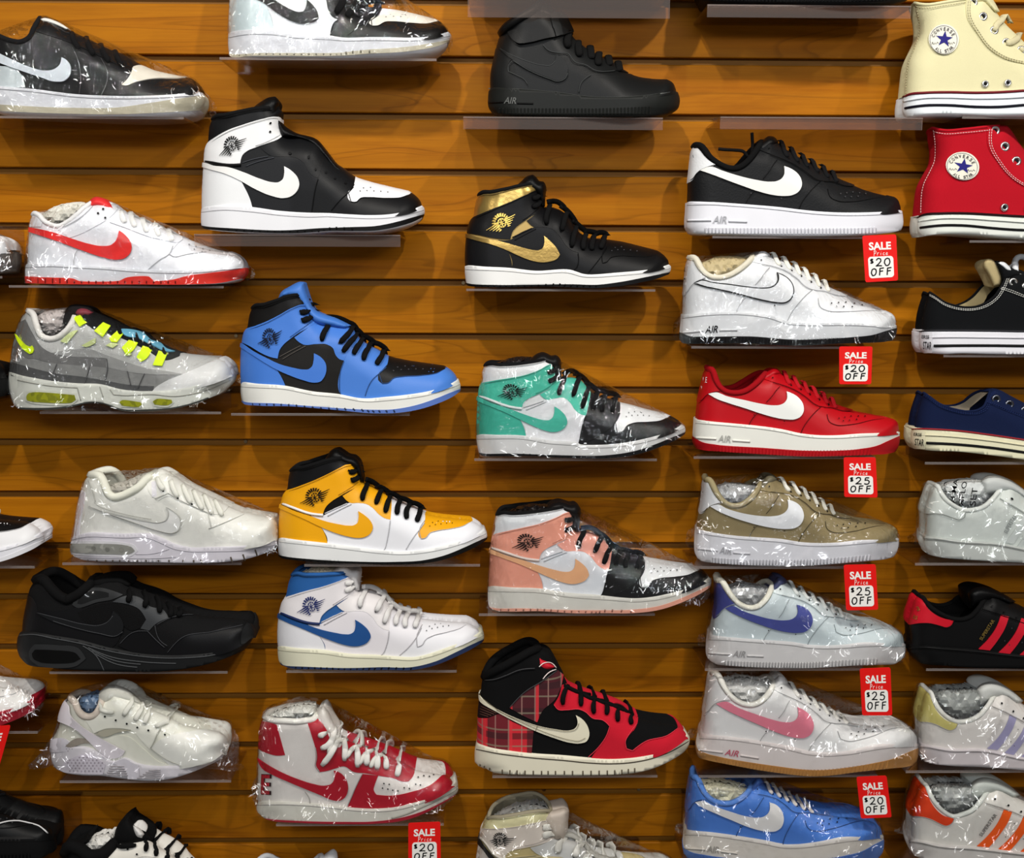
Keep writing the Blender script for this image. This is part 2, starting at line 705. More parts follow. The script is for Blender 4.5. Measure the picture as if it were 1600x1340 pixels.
def text_mesh(txt, bold=0.0, shear=0.0):
    """flat letters of height about 1, centred at the origin"""
    key = (txt, bold, shear)
    if key not in TEXTS:
        cu = bpy.data.curves.new('lettering', 'FONT')
        cu.body = txt
        cu.offset = bold
        cu.shear = shear
        cu.resolution_u = 3
        ob = bpy.data.objects.new('lettering', cu)
        me = bpy.data.meshes.new_from_object(ob)
        V = np.array([v.co[:2] for v in me.vertices])
        Fc = [tuple(p.vertices) for p in me.polygons]
        bpy.data.objects.remove(ob)
        lo, hi = V.min(0), V.max(0)
        V = (V - (lo + hi) / 2) / (hi - lo)
        TEXTS[key] = (V, Fc)
    return TEXTS[key]


def tps(src, dst):
    """smooth warp that takes the landmarks src to dst"""
    src, dst = np.asarray(src, float), np.asarray(dst, float)
    n = len(src)

    def U(r2):
        return np.where(r2 > 1e-12, 0.5 * r2 * np.log(r2 + 1e-12), 0)
    c, sc = src.mean(0), src.std() + 1e-9
    a = (src - c) / sc
    K = U(((a[:, None] - a[None]) ** 2).sum(2)) + 0.004 * np.eye(n)
    Q = np.hstack([np.ones((n, 1)), a])
    A = np.zeros((n + 3, n + 3))
    A[:n, :n], A[:n, n:], A[n:, :n] = K, Q, Q.T
    sol = np.linalg.solve(A, np.vstack([dst, np.zeros((3, 2))]))

    def f(p):
        b = (np.atleast_2d(p) - c) / sc
        return U(((b[:, None] - a[None]) ** 2).sum(2)) @ sol[:n] + np.hstack([np.ones((len(b), 1)), b]) @ sol[n:]
    return f


# ------------------------------------------------------------------ the shoe builder
YC = -0.062
SOLE_LEDGE = 0.0045


class Shoe:
    def __init__(s, name, label, T, col, o=None, sc=None, lm=None, shift=None, yc=YC, cat='shoe', group=None, floor=None):
        s.T, s.col, s.yc = T, col, yc
        to, ts = np.array(T['o'], float), T['s']
        if lm:
            src, dst = [], []
            for a, b in zip(T['lm'].split(), lm.split()):
                if b != '-':
                    src.append(P(a)[0] / ts + to)
                    dst.append(P(b)[0] / sc + np.array(o, float))
            warp = tps(src, dst)
            s.map = lambda p: warp(np.atleast_2d(p) / ts + to)
        else:
            mv = to + np.array(shift or (0, 0), float)
            s.map = lambda p: np.atleast_2d(p) / ts + mv
        s.zs = np.linalg.norm(s.map([[500, 500]]) - s.map([[510, 500]])) / 10  # photo pixels per traced unit
        g = lambda k: crom(s.map(P(T[k])), 2.6)
        s.heel, s.collar, s.throat, s.toe = g('heel'), g('collar'), g('throat'), g('toe')
        s.stop, s.stoe, s.sbot, s.sheel = g('stop'), g('stoe'), g('sbot'), g('sheel')
        st = s.stop[2:-2][::-1] + np.array([0, 5.0])
        U = np.vstack([s.heel, s.collar[1:], s.throat[1:], s.toe[1:], st])
        s.U = U
        s.SO = np.vstack([s.stop, s.stoe[1:], s.sbot[1:], s.sheel[1:-1]])
        s.top = np.vstack([s.throat, s.toe[1:]])
        s.x0, s.x1 = s.U[:, 0].min(), s.U[:, 0].max()
        s.wide = T.get('wide', 1.0)
        ordr = np.argsort(s.stop[:, 0])
        s.sx, s.sy = s.stop[ordr, 0], s.stop[ordr, 1]
        ring = []
        for ln in (s.heel, s.top):
            t = np.gradient(ln, axis=0)
            t /= np.linalg.norm(t, axis=1)[:, None] + 1e-9
            for d in (0.9, 2.4, 5.0, 9.0):
                ring.append(ln + np.stack([-t[:, 1], t[:, 0]], 1) * d)
        s.ring = np.vstack(ring)
        ring = []
        for ln in (s.sheel, s.stoe):
            for d in (0.8, 2.0, 4.5, 8.5):
                ring.append(ln + np.array([d if ln is s.sheel else -d, 0]))
        s.sring = np.vstack(ring)
        zb = unproj(s.sbot, s.yc - s.sole_h(s.sbot))
        u = (s.sbot[:, 0] - s.x0) / (s.x1 - s.x0)
        s.zfloor = zb[(u > 0.2) & (u < 0.62), 2].min()
        s.base = np.array([unproj([[(s.x0 + s.x1) / 2, 0]], s.yc)[0, 0], s.yc, s.zfloor])
        s.root = bpy.data.objects.new(name, None)
        s.root.location = s.base
        s.root.empty_display_size = 0.02
        COL.objects.link(s.root)
        tag(s.root, label, cat, group or 'shoes displayed on the slat wall')
        s.level = 0

    # half widths, in metres
    def W(s, x):
        u = (x - s.x0) / (s.x1 - s.x0)
        return s.wide * np.interp(u, [0, 0.15, 0.4, 0.7, 0.9, 1], [0.034, 0.036, 0.036, 0.045, 0.045, 0.042])

    def up_h(s, p):
        p = np.atleast_2d(p)
        x = np.clip(p[:, 0], s.x0, s.x1)
        u = (x - s.x0) / (s.x1 - s.x0)
        hgt = np.clip(np.interp(x, s.sx, s.sy) - p[:, 1], 0, None) / S
        tap = np.interp(hgt, [0, 0.03, 0.08, 0.14], [1, 0.97, 0.87, 0.82])
        rt_ = np.interp(u, [0, 0.45, 0.75, 0.92, 1], [0.024, 0.034, 0.048, 0.042, 0.036]) * S
        h = s.W(x) * tap * sq(dist(p, s.heel) / (0.036 * S)) * sq(dist(p, s.top) / rt_)
        return np.where(inside(p, s.Ubig), h, 0)

    def ridge(s, p, h):
        """the outline one sees from above lies past the ridge: lower the ridge by that much"""
        tv = (p[:, 1] - 444) / F_PX
        dz = np.sqrt(0.048 ** 2 + (0.042 * tv) ** 2) - 0.048
        q = p.copy()
        u = np.clip((p[:, 0] - s.x0) / (s.x1 - s.x0), 0, 1)
        q[:, 1] += 1.5 * dz * S * np.clip(1 - h / 0.022, 0, 1) * np.clip((u - 0.3) / 0.25, 0, 1)
        return q

    @property
    def Ubig(s):
        if not hasattr(s, '_ub'):
            c = s.U.copy()
            n = len(s.stop[2:-2])
            c[-n:] += np.array([0, 40])
            i = len(s.heel)
            c[i - 1:i + len(s.collar) - 1] -= np.array([0, 4])
            s._ub = c
        return s._ub

    def sole_h(s, p):
        p = np.atleast_2d(p)
        x = p[:, 0]
        xh = np.interp(p[:, 1], *s._ends(s.sheel))
        xt = np.interp(p[:, 1], *s._ends(s.stoe))
        a = np.clip(x - xh, 0, None)
        b = np.clip(xt - x, 0, None)
        return (s.W(np.clip(x, s.x0, s.x1)) + SOLE_LEDGE) * sq(a / (0.040 * S)) * sq(b / (0.062 * S))

    def _ends(s, ln):
        o = np.argsort(ln[:, 1])
        return ln[o, 1], ln[o, 0]

    def panel(s, name, poly, mat, off=None, thick=0.0016, dom='up', step=5.0, px=False):
        q = poly if px else s.map(P(poly) if isinstance(poly, str) else poly)
        q = crom(q, 2.6, True)
        D, hf, ring = (s.U, s.up_h, s.ring) if dom == 'up' else (s.SO, s.sole_h, s.sring)
        V, Fc = triangulate([D, q], ring, step)
        if not len(Fc):
            return None
        if off is None:
            s.level += 1
            off = 0.0009 + 0.00012 * s.level
        v, f = shell(V, Fc, hf, s.yc, s.base, off, thick, mirror=bool(hf(V).min() < 0.004), floor=s.zfloor, ridge=s.ridge if dom == 'up' else None)
        return link(name, v, f, mat, s.root)

    def upper(s, mat, lining=None, rim=None, rim_r=0.0035, lname='lining'):
        V, Fc = triangulate([s.U], s.ring, 5.0)
        v, f = shell(V, Fc, s.up_h, s.yc, s.base, floor=s.zfloor, ridge=s.ridge)
        link('upper', v, f, mat, s.root)
        if lining is not None:
            c = s.collar
            strip = np.vstack([c - [0, 3], c[::-1] + [0, 34]])
            V, Fc = triangulate([s.U, strip], s.ring, 5.0)
            if len(Fc):
                v, f = shell(V, Fc, lambda p: np.clip(s.up_h(p) - 0.0035, 0, None), s.yc, s.base)
                link(lname, v, [q[::-1] for q in f], lining, s.root)
            h = s.up_h(c + [0, 1.0])
            h[0] = h[-1] = 0
            h = np.clip(h - 0.001, 0, None)
            a = unproj(c, s.yc - h)
            b = a[1:-1][::-1].copy()
            b[:, 1] = 2 * s.yc - b[:, 1]
            path = np.vstack([a, b])
            nr = np.tile([0, 0, 1.0], (len(path), 1)) + np.random.default_rng(1).normal(0, 1e-3, (len(path), 3))
            tv, tf = tube(path, nr, rim_r, rim_r, 6, closed=True)
            link('collar_rim', tv - s.base, tf, rim or lining, s.root)

    def sole(s, mat, name='midsole'):
        V, Fc = triangulate([s.SO], s.sring, 6.0)
        v, f = shell(V, Fc, s.sole_h, s.yc, s.base, close=True, floor=s.zfloor)
        me = link(name, v, f, mat, s.root)
        return me

    def pillow(s, name, poly, mat, W=0.026, R=0.010, crumple=0.0, step=5.0, px=False, yc=None, root=None, cap=False):
        q = poly if px else s.map(P(poly))
        q = crom(q, 2.6, True)
        lp = np.vstack([q, q[:1]])
        hf = lambda p: W * sq(dist(p, lp) / (R * S))
        if cap:
            hf = lambda p: np.where(inside(p, s.U), np.minimum(W * sq(dist(p, lp) / (R * S)), np.clip(s.up_h(p) - 0.006, 0, None)), W * sq(dist(p, lp) / (R * S)))
        ring = []
        t = np.roll(q, -1, 0) - np.roll(q, 1, 0)
        t /= np.linalg.norm(t, axis=1)[:, None] + 1e-9
        for d in (0.9, 2.4, 5.0):
            ring += [q + np.stack([-t[:, 1], t[:, 0]], 1) * d, q - np.stack([-t[:, 1], t[:, 0]], 1) * d]
        V, Fc = triangulate([q], np.vstack(ring), step)
        jit = RNG.normal(0, crumple, len(V)) if crumple else None
        v, f = shell(V, Fc, hf, yc or s.yc, s.base, jitter=jit, floor=s.zfloor + 0.0004)
        o = link(name, v, f, mat, s.root if root is None else (root or None), smooth=not crumple or crumple < 0.001)
        return o

    def pos(s, p, off=0.0, dom='up'):
        hf = s.up_h if dom == 'up' else s.sole_h
        h = hf(p)
        a = unproj(s.ridge(p, h) if dom == 'up' else p, s.yc - h - off)
        if dom == 'sole':
            a[:, 2] = np.maximum(a[:, 2], s.zfloor + 0.0016)
        return a, h

    def seam(s, name, lines, mat, r=0.0006, off=0.0016, dom='up', dash=None, px=False):
        bag = Bag()
        for ln in lines:
            q = ln if px else s.map(P(ln) if isinstance(ln, str) else ln)
            q = crom(q, 2.5)
            parts = [q]
            if dash:
                L = np.r_[0, np.cumsum(np.hypot(*np.diff(q, axis=0).T))]
                parts = []
                d = 0
                while d + dash[0] < L[-1]:
                    tt = np.linspace(d, d + dash[0], 3)
                    parts.append(np.stack([np.interp(tt, L, q[:, 0]), np.interp(tt, L, q[:, 1])], 1))
                    d += sum(dash)
            for k in parts:
                a, h = s.pos(k, off, dom)
                v, f = tube(a, np.tile([0, -1.0, 0.01], (len(a), 1)), r, r * 0.8, 4)
                bag.put(v - s.base, f)
        if bag.V:
            return fine(link(name, bag.V, bag.F, mat, s.root))

    def decal(s, name, items, mat, off=0.0030, dom='up', px=False):
        """flat print: items are closed outlines or ready (points, faces) pairs"""
        bag = Bag()
        for it in items:
            if isinstance(it, tuple):
                V2, Fc = it
                q = np.asarray(V2) if px else s.map(V2)
            else:
                q0 = P(it) if isinstance(it, str) else np.asarray(it)
                q = q0 if px else s.map(q0)
                q, Fc = triangulate([q], None, 0)
                if not len(Fc):
                    continue
            a, h = s.pos(q, off, dom)
            Fc = [tuple(f) for f in Fc]
            n = np.zeros(3)
            for f in Fc:
                n += np.cross(a[f[1]] - a[f[0]], a[f[2]] - a[f[0]])
            if n[1] > 0:
                Fc = [f[::-1] for f in Fc]
            bag.put(a - s.base, Fc)
        if bag.V:
            return fine(link(name, bag.V, bag.F, mat, s.root, smooth=False))

    def text(s, name, txt, c, wd, ht, rot, mat, off=0.0030, dom='up', bold=0.0, shear=0.0):
        V, Fc = text_mesh(txt, bold, shear)
        a = math.radians(rot)
        x, y = V[:, 0] * wd, -V[:, 1] * ht
        q = np.stack([c[0] + x * math.cos(a) - y * math.sin(a), c[1] + x * math.sin(a) + y * math.cos(a)], 1)
        return s.decal(name, [(q, Fc)], mat, off, dom)

    def dots(s, name, pts, r, mat, off=0.0028, dom='up'):
        it = []
        for p in (P(pts) if isinstance(pts, str) else pts):
            a = np.linspace(0, 2 * math.pi, 9)[:-1]
            it.append((np.stack([p[0] + r * np.cos(a), p[1] + r * np.sin(a)], 1), [tuple(range(8))]))
        return s.decal(name, it, mat, off, dom)

    def laces(s, segs, mat, wd, name='laces', thick=0.0018, off=0.0036, arch=0.003):
        bag = Bag()
        for sg in segs.split(';'):
            q = s.map(P(sg.strip()))
            n = 5
            q = crom(q, np.hypot(*(q[0] - q[-1])) / 7 + 0.4)
            h = s.up_h(q)
            t = np.linspace(0, 1, len(q))
            o = off + arch * np.sin(math.pi * np.minimum(t * 1.0, 1))
            k = np.clip(h / 0.018, 0, 1)
            a = unproj(s.ridge(q, h), s.yc - h - o * k)
            nr = np.stack([np.zeros(len(q)), -k, (1 - k) + 0.02], 1)
            a = a + nr * (o * (1 - k))[:, None]
            if h[-1] < 0.002:
                b = a[::-1][1:].copy()
                b[:, 1] = 2 * s.yc - b[:, 1]
                nb = nr[::-1][1:].copy()
                nb[:, 1] *= -1
                a, nr = np.vstack([a, b]), np.vstack([nr, nb])
            wv = np.full(len(a), wd * s.zs / S / 2)
            wv[0] *= 0.72
            v, f = tube(a, nr, wv, thick, 8)
            bag.put(v - s.base, f)
        return link(name, bag.V, bag.F, mat, s.root)

    def ribs(s, name, xs, ya, yb, wd, mat, off=0.0006, r=0.0009):
        """a row of short upright bars round the bottom of the sole; ya, yb: outline strings"""
        A, B = P(ya), P(yb)
        bag = Bag()
        for x in xs:
            q = np.array([[x, np.interp(x, A[:, 0], A[:, 1])], [x, np.interp(x, B[:, 0], B[:, 1])]])
            q = s.map(q)
            a, h = s.pos(q, off, 'sole')
            v, f = tube(a, np.tile([0, -1.0, 0.0], (2, 1)), wd * s.zs / S / 2, r, 4)
            bag.put(v - s.base, f)
        return fine(link(name, bag.V, bag.F, mat, s.root, smooth=False))

    def eyelet(s, c, r, mat, hole, off=0.0022, name='eyelet'):
        """a metal ring with a dark hole"""
        p = s.map([c])
        a, h = s.pos(p, off)
        R = r * s.zs / S
        V, Fc = [], []
        n = 14
        for i in range(n):
            t = 2 * math.pi * i / n
            for rr, yy in ((R, 0.0012), (R * 0.95, -0.0006), (R * 0.72, -0.0012), (R * 0.48, -0.0004), (R * 0.45, 0.0012)):
                V.append((a[0, 0] + rr * math.cos(t), a[0, 1] + yy, a[0, 2] + rr * math.sin(t)))
        for i in range(n):
            j = (i + 1) % n
            for k in range(4):
                Fc.append((i * 5 + k, j * 5 + k, j * 5 + k + 1, i * 5 + k + 1))
        e = link(name, np.array(V) - s.base, Fc, mat, s.root)
        V = [(a[0, 0] + R * 0.5 * math.cos(2 * math.pi * i / n), a[0, 1] + 0.0002, a[0, 2] + R * 0.5 * math.sin(2 * math.pi * i / n)) for i in range(n)]
        hh = link('eyelet_hole', np.array(V) - s.base, [tuple(range(n))], hole, e, smooth=False)
        return e

    def emblem(s, c, wd, ht, rot, mat, flip=1):
        """the winged ball badge on the ankle flap"""
        it = []
        a = math.radians(rot)

        def put(pts):
            x, y = pts[:, 0] * wd / 2, -pts[:, 1] * ht / 2
            it.append(np.stack([c[0] + x * math.cos(a) - y * math.sin(a), c[1] + x * math.sin(a) + y * math.cos(a)], 1))

        def band(p, q, w0, w1, bend=0.0):
            p, q = np.array(p), np.array(q)
            d = (q - p) / np.linalg.norm(q - p)
            n = np.array([-d[1], d[0]])
            m = (p + q) / 2 + n * bend
            wm = (w0 + w1) / 2
            put(np.array([p + n * w0, m + n * wm, q + n * w1, q - n * w1, m - n * wm, p - n * w0]))
        for k in range(10):  # ball rim
            t0, t1 = 2 * math.pi * k / 10, 2 * math.pi * (k + 0.82) / 10
            put(np.array([[0.27 * math.cos(t0), -0.1 + 0.52 * math.sin(t0)], [0.27 * math.cos(t1), -0.1 + 0.52 * math.sin(t1)],
                          [0.20 * math.cos(t1), -0.1 + 0.38 * math.sin(t1)], [0.20 * math.cos(t0), -0.1 + 0.38 * math.sin(t0)]]))
        for t in (20, 80, 140):  # ball seams
            x, y = math.cos(math.radians(t)), math.sin(math.radians(t))
            band((-0.17 * x, -0.1 - 0.32 * y), (0.17 * x, -0.1 + 0.32 * y), 0.035, 0.035, 0.03)
        for k in range(5):  # feathers of both wings
            band((-0.25, 0.12 - 0.19 * k), (-1.0 + 0.15 * k, 0.0 - 0.20 * k), 0.085, 0.022, 0.04)
            band((0.25, 0.12 - 0.19 * k), (1.02 - 0.15 * k, 0.10 - 0.21 * k), 0.085, 0.022, -0.04)
        for k in range(9):  # arched lettering, too small to read
            t = math.radians(158 - 17 * k)
            x, y = 0.56 * math.cos(t) - 0.02, -0.05 + 0.98 * math.sin(t)
            x2, y2 = 0.36 * math.cos(t) - 0.02, -0.05 + 0.62 * math.sin(t)
            band((x2, y2), (x, y), 0.045, 0.06)
        s.decal('winged_emblem', it, mat, 0.0042)

    def wrap(s, mat=None, grow=2.2, extra=None, flaps=(), W=0.036, folds=18):
        pts = np.vstack([s.U, s.SO])
        if extra is not None:
            pts = np.vstack([pts, s.map(P(extra))])
        H = convex_hull(pts)
        c = H.mean(0)
        d = H - c
        H = H + d / np.linalg.norm(d, axis=1)[:, None] * grow
        Hc = np.vstack([H, H[:1]])
        Ls = np.r_[0, np.cumsum(np.hypot(*np.diff(Hc, axis=0).T))]
        ts_ = np.arange(0, Ls[-1] - 1, 3.5)
        H = np.stack([np.interp(ts_, Ls, Hc[:, 0]), np.interp(ts_, Ls, Hc[:, 1])], 1)
        lp = np.vstack([H, H[:1]])
        up_line = lp
        ymax = np.interp(H[:, 0], s.sx, s.sy)
        topm = H[:, 1] < ymax
        ht = H[topm]

        def hf(p):
            d = np.sqrt(((p[:, None] - H[None]) ** 2).sum(2).min(1))
            dt = np.sqrt(((p[:, None] - ht[None]) ** 2).sum(2).min(1))
            low = p[:, 1] > np.interp(p[:, 0], s.sx, s.sy) - 4
            pil = W * sq(dt / (0.040 * S))
            ins = inside(p, s.U)
            hu = np.where(ins, s.up_h(p) + 0.0055, 0)
            ha = np.maximum(pil, hu)
            hb = s.sole_h(p) + 0.0022
            k = np.clip((p[:, 1] - np.interp(p[:, 0], s.sx, s.sy) + 14) / 14, 0, 1)
            h = ha * (1 - k) + np.maximum(ha, hb) * k
            h = np.where((d < 0.3) & ~low, 0, h)
            return np.clip(h, 0, 0.0555)
        V, Fc = triangulate([H], None, 6.0)
        jit = RNG.normal(0, 0.0004, len(V))
        v, f = shell(V, Fc, hf, s.yc, s.base, jitter=jit, floor=s.zfloor)
        o = link('plastic_wrap', v, f, mat or FILM, s.root)
        o['label'] = 'clear crinkled plastic wrap'
        bag = Bag()
        rg = np.random.default_rng(int(abs(H[:, 0].sum())) % 9973)
        inner = V[(hf(V) > 0.012) & (V[:, 0] > -20) & (V[:, 0] < 1620) & (V[:, 1] > -20) & (V[:, 1] < 1360)]
        low = inner[inner[:, 1] > np.interp(inner[:, 0], s.sx, s.sy) - 14]
        for c in range(folds):  # clusters of thin random tubes added to give the wrap its glints
            src = low if (c % 3 == 0 and len(low)) else inner
            if not len(src):
                break
            c0 = src[rg.integers(len(src))]
            ang = rg.choice([-1.1, -0.7, 0.5, 1.2]) + rg.normal(0, 0.25)
            spread = rg.uniform(4, 13)
            for k in range(int(rg.integers(3, 11))):
                p0 = c0 + rg.normal(0, spread, 2)
                an = ang + rg.normal(0, 0.45)
                ln = rg.uniform(2.5, 13)
                d = np.array([math.cos(an), math.sin(an)])
                q = np.stack([p0 + d * ln * t + np.array([-d[1], d[0]]) * rg.normal(0, 0.7) for t in (0, 0.35, 0.7, 1)])
                if not inside(q, H).all():
                    continue
                a = unproj(q, s.yc - hf(q) - 0.0007)
                a[:, 2] = np.maximum(a[:, 2], s.zfloor + 0.001)
                r = rg.uniform(0.0003, 0.0010) * np.array([0.4, 1, 1, 0.4])
                tv, tf = tube(a, np.tile([0, -1.0, 0.01], (4, 1)), r, r * 0.8, 5)
                bag.put(tv - s.base, tf)
        if bag.V:
            fo = link('glint_folds', bag.V, bag.F, GLINT_FOLD, s.root)
            fo['kind'] = 'stuff'
            fo['label'] = 'glints on the plastic wrap, shaped as added creases'
        for fl in flaps:
            s.pillow('loose_plastic_end', fl, FILM2, 0.012, 0.012, 0.0018, 5.0)
            fq = s.map(P(fl))
            bag = Bag()
            for k in range(14):  # more tubes added for glints on the loose end
                wts = rg.dirichlet(np.ones(len(fq)) * 0.7)
                p0, an, ln = wts @ fq, rg.uniform(0, 3.1), rg.uniform(3, 12)
                d = np.array([math.cos(an), math.sin(an)])
                q = np.stack([p0 + d * ln * t + np.array([-d[1], d[0]]) * rg.normal(0, 0.8) for t in (0, 0.35, 0.7, 1)])
                a = unproj(q, s.yc - 0.0135)
                a[:, 2] = np.maximum(a[:, 2], s.zfloor + 0.001)
                r = rg.uniform(0.0003, 0.0010) * np.array([0.4, 1, 1, 0.4])
                tv, tf = tube(a, np.tile([0, -1.0, 0.01], (4, 1)), r, r * 0.8, 5)
                bag.put(tv - s.base, tf)
            lo_ = link('loose_end_glints', bag.V, bag.F, GLINT_FOLD, s.root)
            lo_['kind'] = 'stuff'
        return o

    def stuffing(s, poly, mat, label, W=0.020, text=None):
        """crumpled paper or film lying inside the shoe: a thing of its own"""
        r = bpy.data.objects.new('paper_stuffing', None)
        o = s.pillow('paper_stuffing', poly, mat, W, 0.022, 0.0014, 6.0, root=False, cap=True)
        bpy.data.objects.remove(r)
        o.parent = None
        o.location = s.base
        tag(o, label, 'stuffing', 'stuffing inside the shoes')
        return o


SHOES = {}

# ------------------------------------------------------------------ traced shoe kinds (units: 1/s of a photo pixel from o)
AF1 = dict(o=(1050, 200), s=4.2105,
    lm='98,490 110,683 900,703 1520,590 850,537 150,115 400,264 575,115 650,60 733,258 760,447 190,280 1490,500 1190,372 1330,425 285,238 1500,675',
    heel='108,495 110,420 112,345 118,290 126,210 134,150 148,116',
    collar='148,116 165,110 190,118 215,145 240,180 275,212 320,242 370,262 420,264 460,248 500,215 535,175 565,130 590,92',
    throat='590,92 615,72 650,62 680,88 720,128 790,168 850,208 930,248 1000,288 1060,318 1120,347 1180,370 1250,400 1330,425 1400,442 1460,457',
    toe='1460,457 1482,475 1494,505 1502,550',
    stop='98,492 110,485 250,486 400,495 560,507 700,519 850,537 950,547 1100,555 1250,555 1400,549 1500,540 1514,544',
    stoe='1514,544 1521,590 1520,640 1506,672',
    sbot='1506,672 1450,686 1380,692 1200,698 900,703 600,700 300,694 160,690 112,683',
    sheel='112,683 94,655 91,620 95,550 98,492')
AJ1 = dict(o=(420, 690), s=4.571,
    lm='66,690 72,812 850,872 1556,665 950,786 160,205 605,163 385,520 640,495 690,677 868,465 1085,690 1115,560 1440,560 420,735 98,455 825,775 655,285 480,50 760,350',
    heel='78,705 76,640 80,560 92,450 110,380 130,340 142,270 160,207',
    collar='160,207 185,190 240,186 300,170 360,152 400,138 440,128 500,118 560,110',
    throat='560,110 600,128 628,190 650,250 670,300 720,325 800,362 870,405 960,448 1050,482 1110,512 1200,532 1300,545 1430,556',
    toe='1430,556 1480,580 1515,608 1534,650',
    stop='66,690 90,686 200,702 400,725 600,750 800,775 950,786 1100,773 1200,755 1350,715 1450,676 1535,630 1552,640',
    stoe='1552,640 1560,668 1552,698',
    sbot='1552,698 1500,735 1400,785 1250,840 1100,868 950,875 700,872 400,860 200,846 90,828 72,812',
    sheel='72,812 67,780 64,740 66,690')
LOW = dict(o=(0, 0), s=3.81,
    heel='-100,520 -100,420 -96,330 -88,260 -75,215', collar='-75,215 -40,200 0,218 60,240 120,250 170,228 205,165 238,108',
    throat='238,108 260,98 320,115 420,180 500,215 600,262 680,300 760,332 830,375 900,412 1000,438 1090,455', toe='1090,455 1140,462 1180,500 1198,555',
    stop='-110,505 0,512 200,530 450,560 650,570 850,570 1050,560 1180,545 1200,548', stoe='1200,548 1218,575 1216,615 1192,655',
    sbot='1192,655 1000,668 700,680 450,678 200,670 0,660 -95,650', sheel='-95,650 -112,620 -114,560 -110,505')
DUNKLOW = dict(o=(0, 290), s=3.7225,
    heel='158,468 160,420 162,380 168,280 178,210 192,168', collar='192,168 205,160 230,175 250,200 290,225 340,235 400,207 450,167 500,122 540,98',
    throat='540,98 600,90 660,106 700,140 740,170 830,210 930,252 1000,285 1060,300 1150,332 1250,366 1350,388', toe='1350,388 1390,412 1412,440 1422,480',
    stop='148,462 165,450 300,455 430,462 600,470 800,485 1000,492 1200,485 1330,470 1400,462 1422,466', stoe='1422,466 1428,500 1402,538',
    sbot='1402,538 1300,562 1100,574 800,574 500,574 250,570 152,566', sheel='152,566 146,530 148,462')
AM95 = dict(o=(0, 290), s=3.7225, wide=1.05,
    heel='58,1090 66,1010 85,900 108,812 138,752 165,728', collar='165,728 190,745 215,820 240,872 280,890 340,880 380,850 420,800 440,740',
    throat='440,740 470,705 510,708 560,738 640,775 740,830 850,880 960,942 1050,972 1150,984 1260,990', toe='1260,990 1300,1003 1345,1050 1358,1095',
    stop='52,1080 110,1100 200,1120 330,1140 450,1150 580,1155 700,1185 800,1195 900,1195 1000,1190 1150,1160 1300,1112 1350,1088 1362,1095',
    stoe='1362,1095 1352,1140 1300,1192', sbot='1300,1192 1200,1242 1100,1276 1000,1298 850,1310 700,1306 600,1268 530,1262 400,1290 300,1302 180,1302 100,1290 72,1255',
    sheel='72,1255 50,1170 48,1110 52,1080')
LTD = dict(o=(0, 720), s=3.636, wide=1.02,
    heel='420,430 430,340 450,220 470,150 490,98 515,82', collar='515,82 535,78 562,82 582,105 600,150 620,188 645,204 680,200 730,180 790,145 830,105 868,80',
    throat='868,80 910,50 950,62 1000,88 1060,130 1120,162 1200,202 1290,246 1380,284 1480,306 1550,318', toe='1550,318 1568,350 1576,400 1575,440',
    stop='405,470 412,432 480,412 700,415 860,418 920,440 980,470 1060,490 1200,490 1400,480 1500,460 1560,434 1578,434', stoe='1578,434 1570,480 1535,512',
    sbot='1535,512 1400,556 1250,575 1100,580 900,576 700,573 500,566 424,556', sheel='424,556 406,520 405,470')
SCR = dict(o=(0, 720), s=3.636, wide=1.02,
    heel='128,990 135,900 155,800 172,720 202,676', collar='202,676 230,667 255,680 290,722 340,768 380,788 420,770 460,745 510,702 525,680',
    throat='525,680 560,663 640,653 690,660 740,698 850,738 910,765 960,798 1050,838 1150,868 1300,880 1385,888', toe='1385,888 1418,912 1438,950 1440,990',
    stop='100,1000 112,975 170,975 300,995 450,1020 600,1060 750,1090 900,1105 1050,1105 1200,1090 1300,1065 1370,1030 1430,982 1442,986', stoe='1442,986 1424,1030 1382,1076',
    sbot='1382,1076 1250,1132 1100,1172 950,1192 700,1196 500,1190 300,1176 150,1152 112,1112', sheel='112,1112 96,1060 96,1030 100,1000')
HUAR = dict(o=(0, 1030), s=4.0, wide=0.92,
    heel='324,575 330,500 368,420 388,330 413,272 440,240', collar='440,240 470,270 490,320 520,350 560,358 600,338 628,290 640,240',
    throat='640,240 640,205 690,168 760,178 870,250 950,298 1050,343 1130,383 1250,414 1370,438', toe='1370,438 1415,475 1425,520 1404,575',
    stop='318,560 400,552 480,548 560,560 640,600 700,640 780,618 850,650 960,670 1100,665 1200,650 1320,620 1395,570 1408,572', stoe='1408,572 1395,605 1300,662',
    sbot='1300,662 1180,712 1040,750 900,757 820,750 750,742 640,727 500,722 400,706 347,682', sheel='347,682 322,630 318,560')
TERM = dict(o=(380, 1080), s=4.571,
    heel='106,805 103,700 105,580 108,480 113,350 122,260 140,205 155,183', collar='155,183 200,202 300,210 400,213 450,207 500,198 530,165',
    throat='530,165 548,120 570,108 595,130 622,180 650,240 690,300 740,335 830,368 920,400 1020,440 1130,490 1240,538 1350,560 1435,574', toe='1435,574 1480,608 1512,660',
    stop='100,800 130,787 300,795 480,805 650,820 800,838 950,843 1100,830 1250,790 1400,730 1508,655 1530,666', stoe='1530,666 1534,705 1505,745',
    sbot='1505,745 1400,812 1300,865 1200,905 1100,928 950,942 700,945 400,936 200,920 112,890', sheel='112,890 97,850 95,820 100,800')
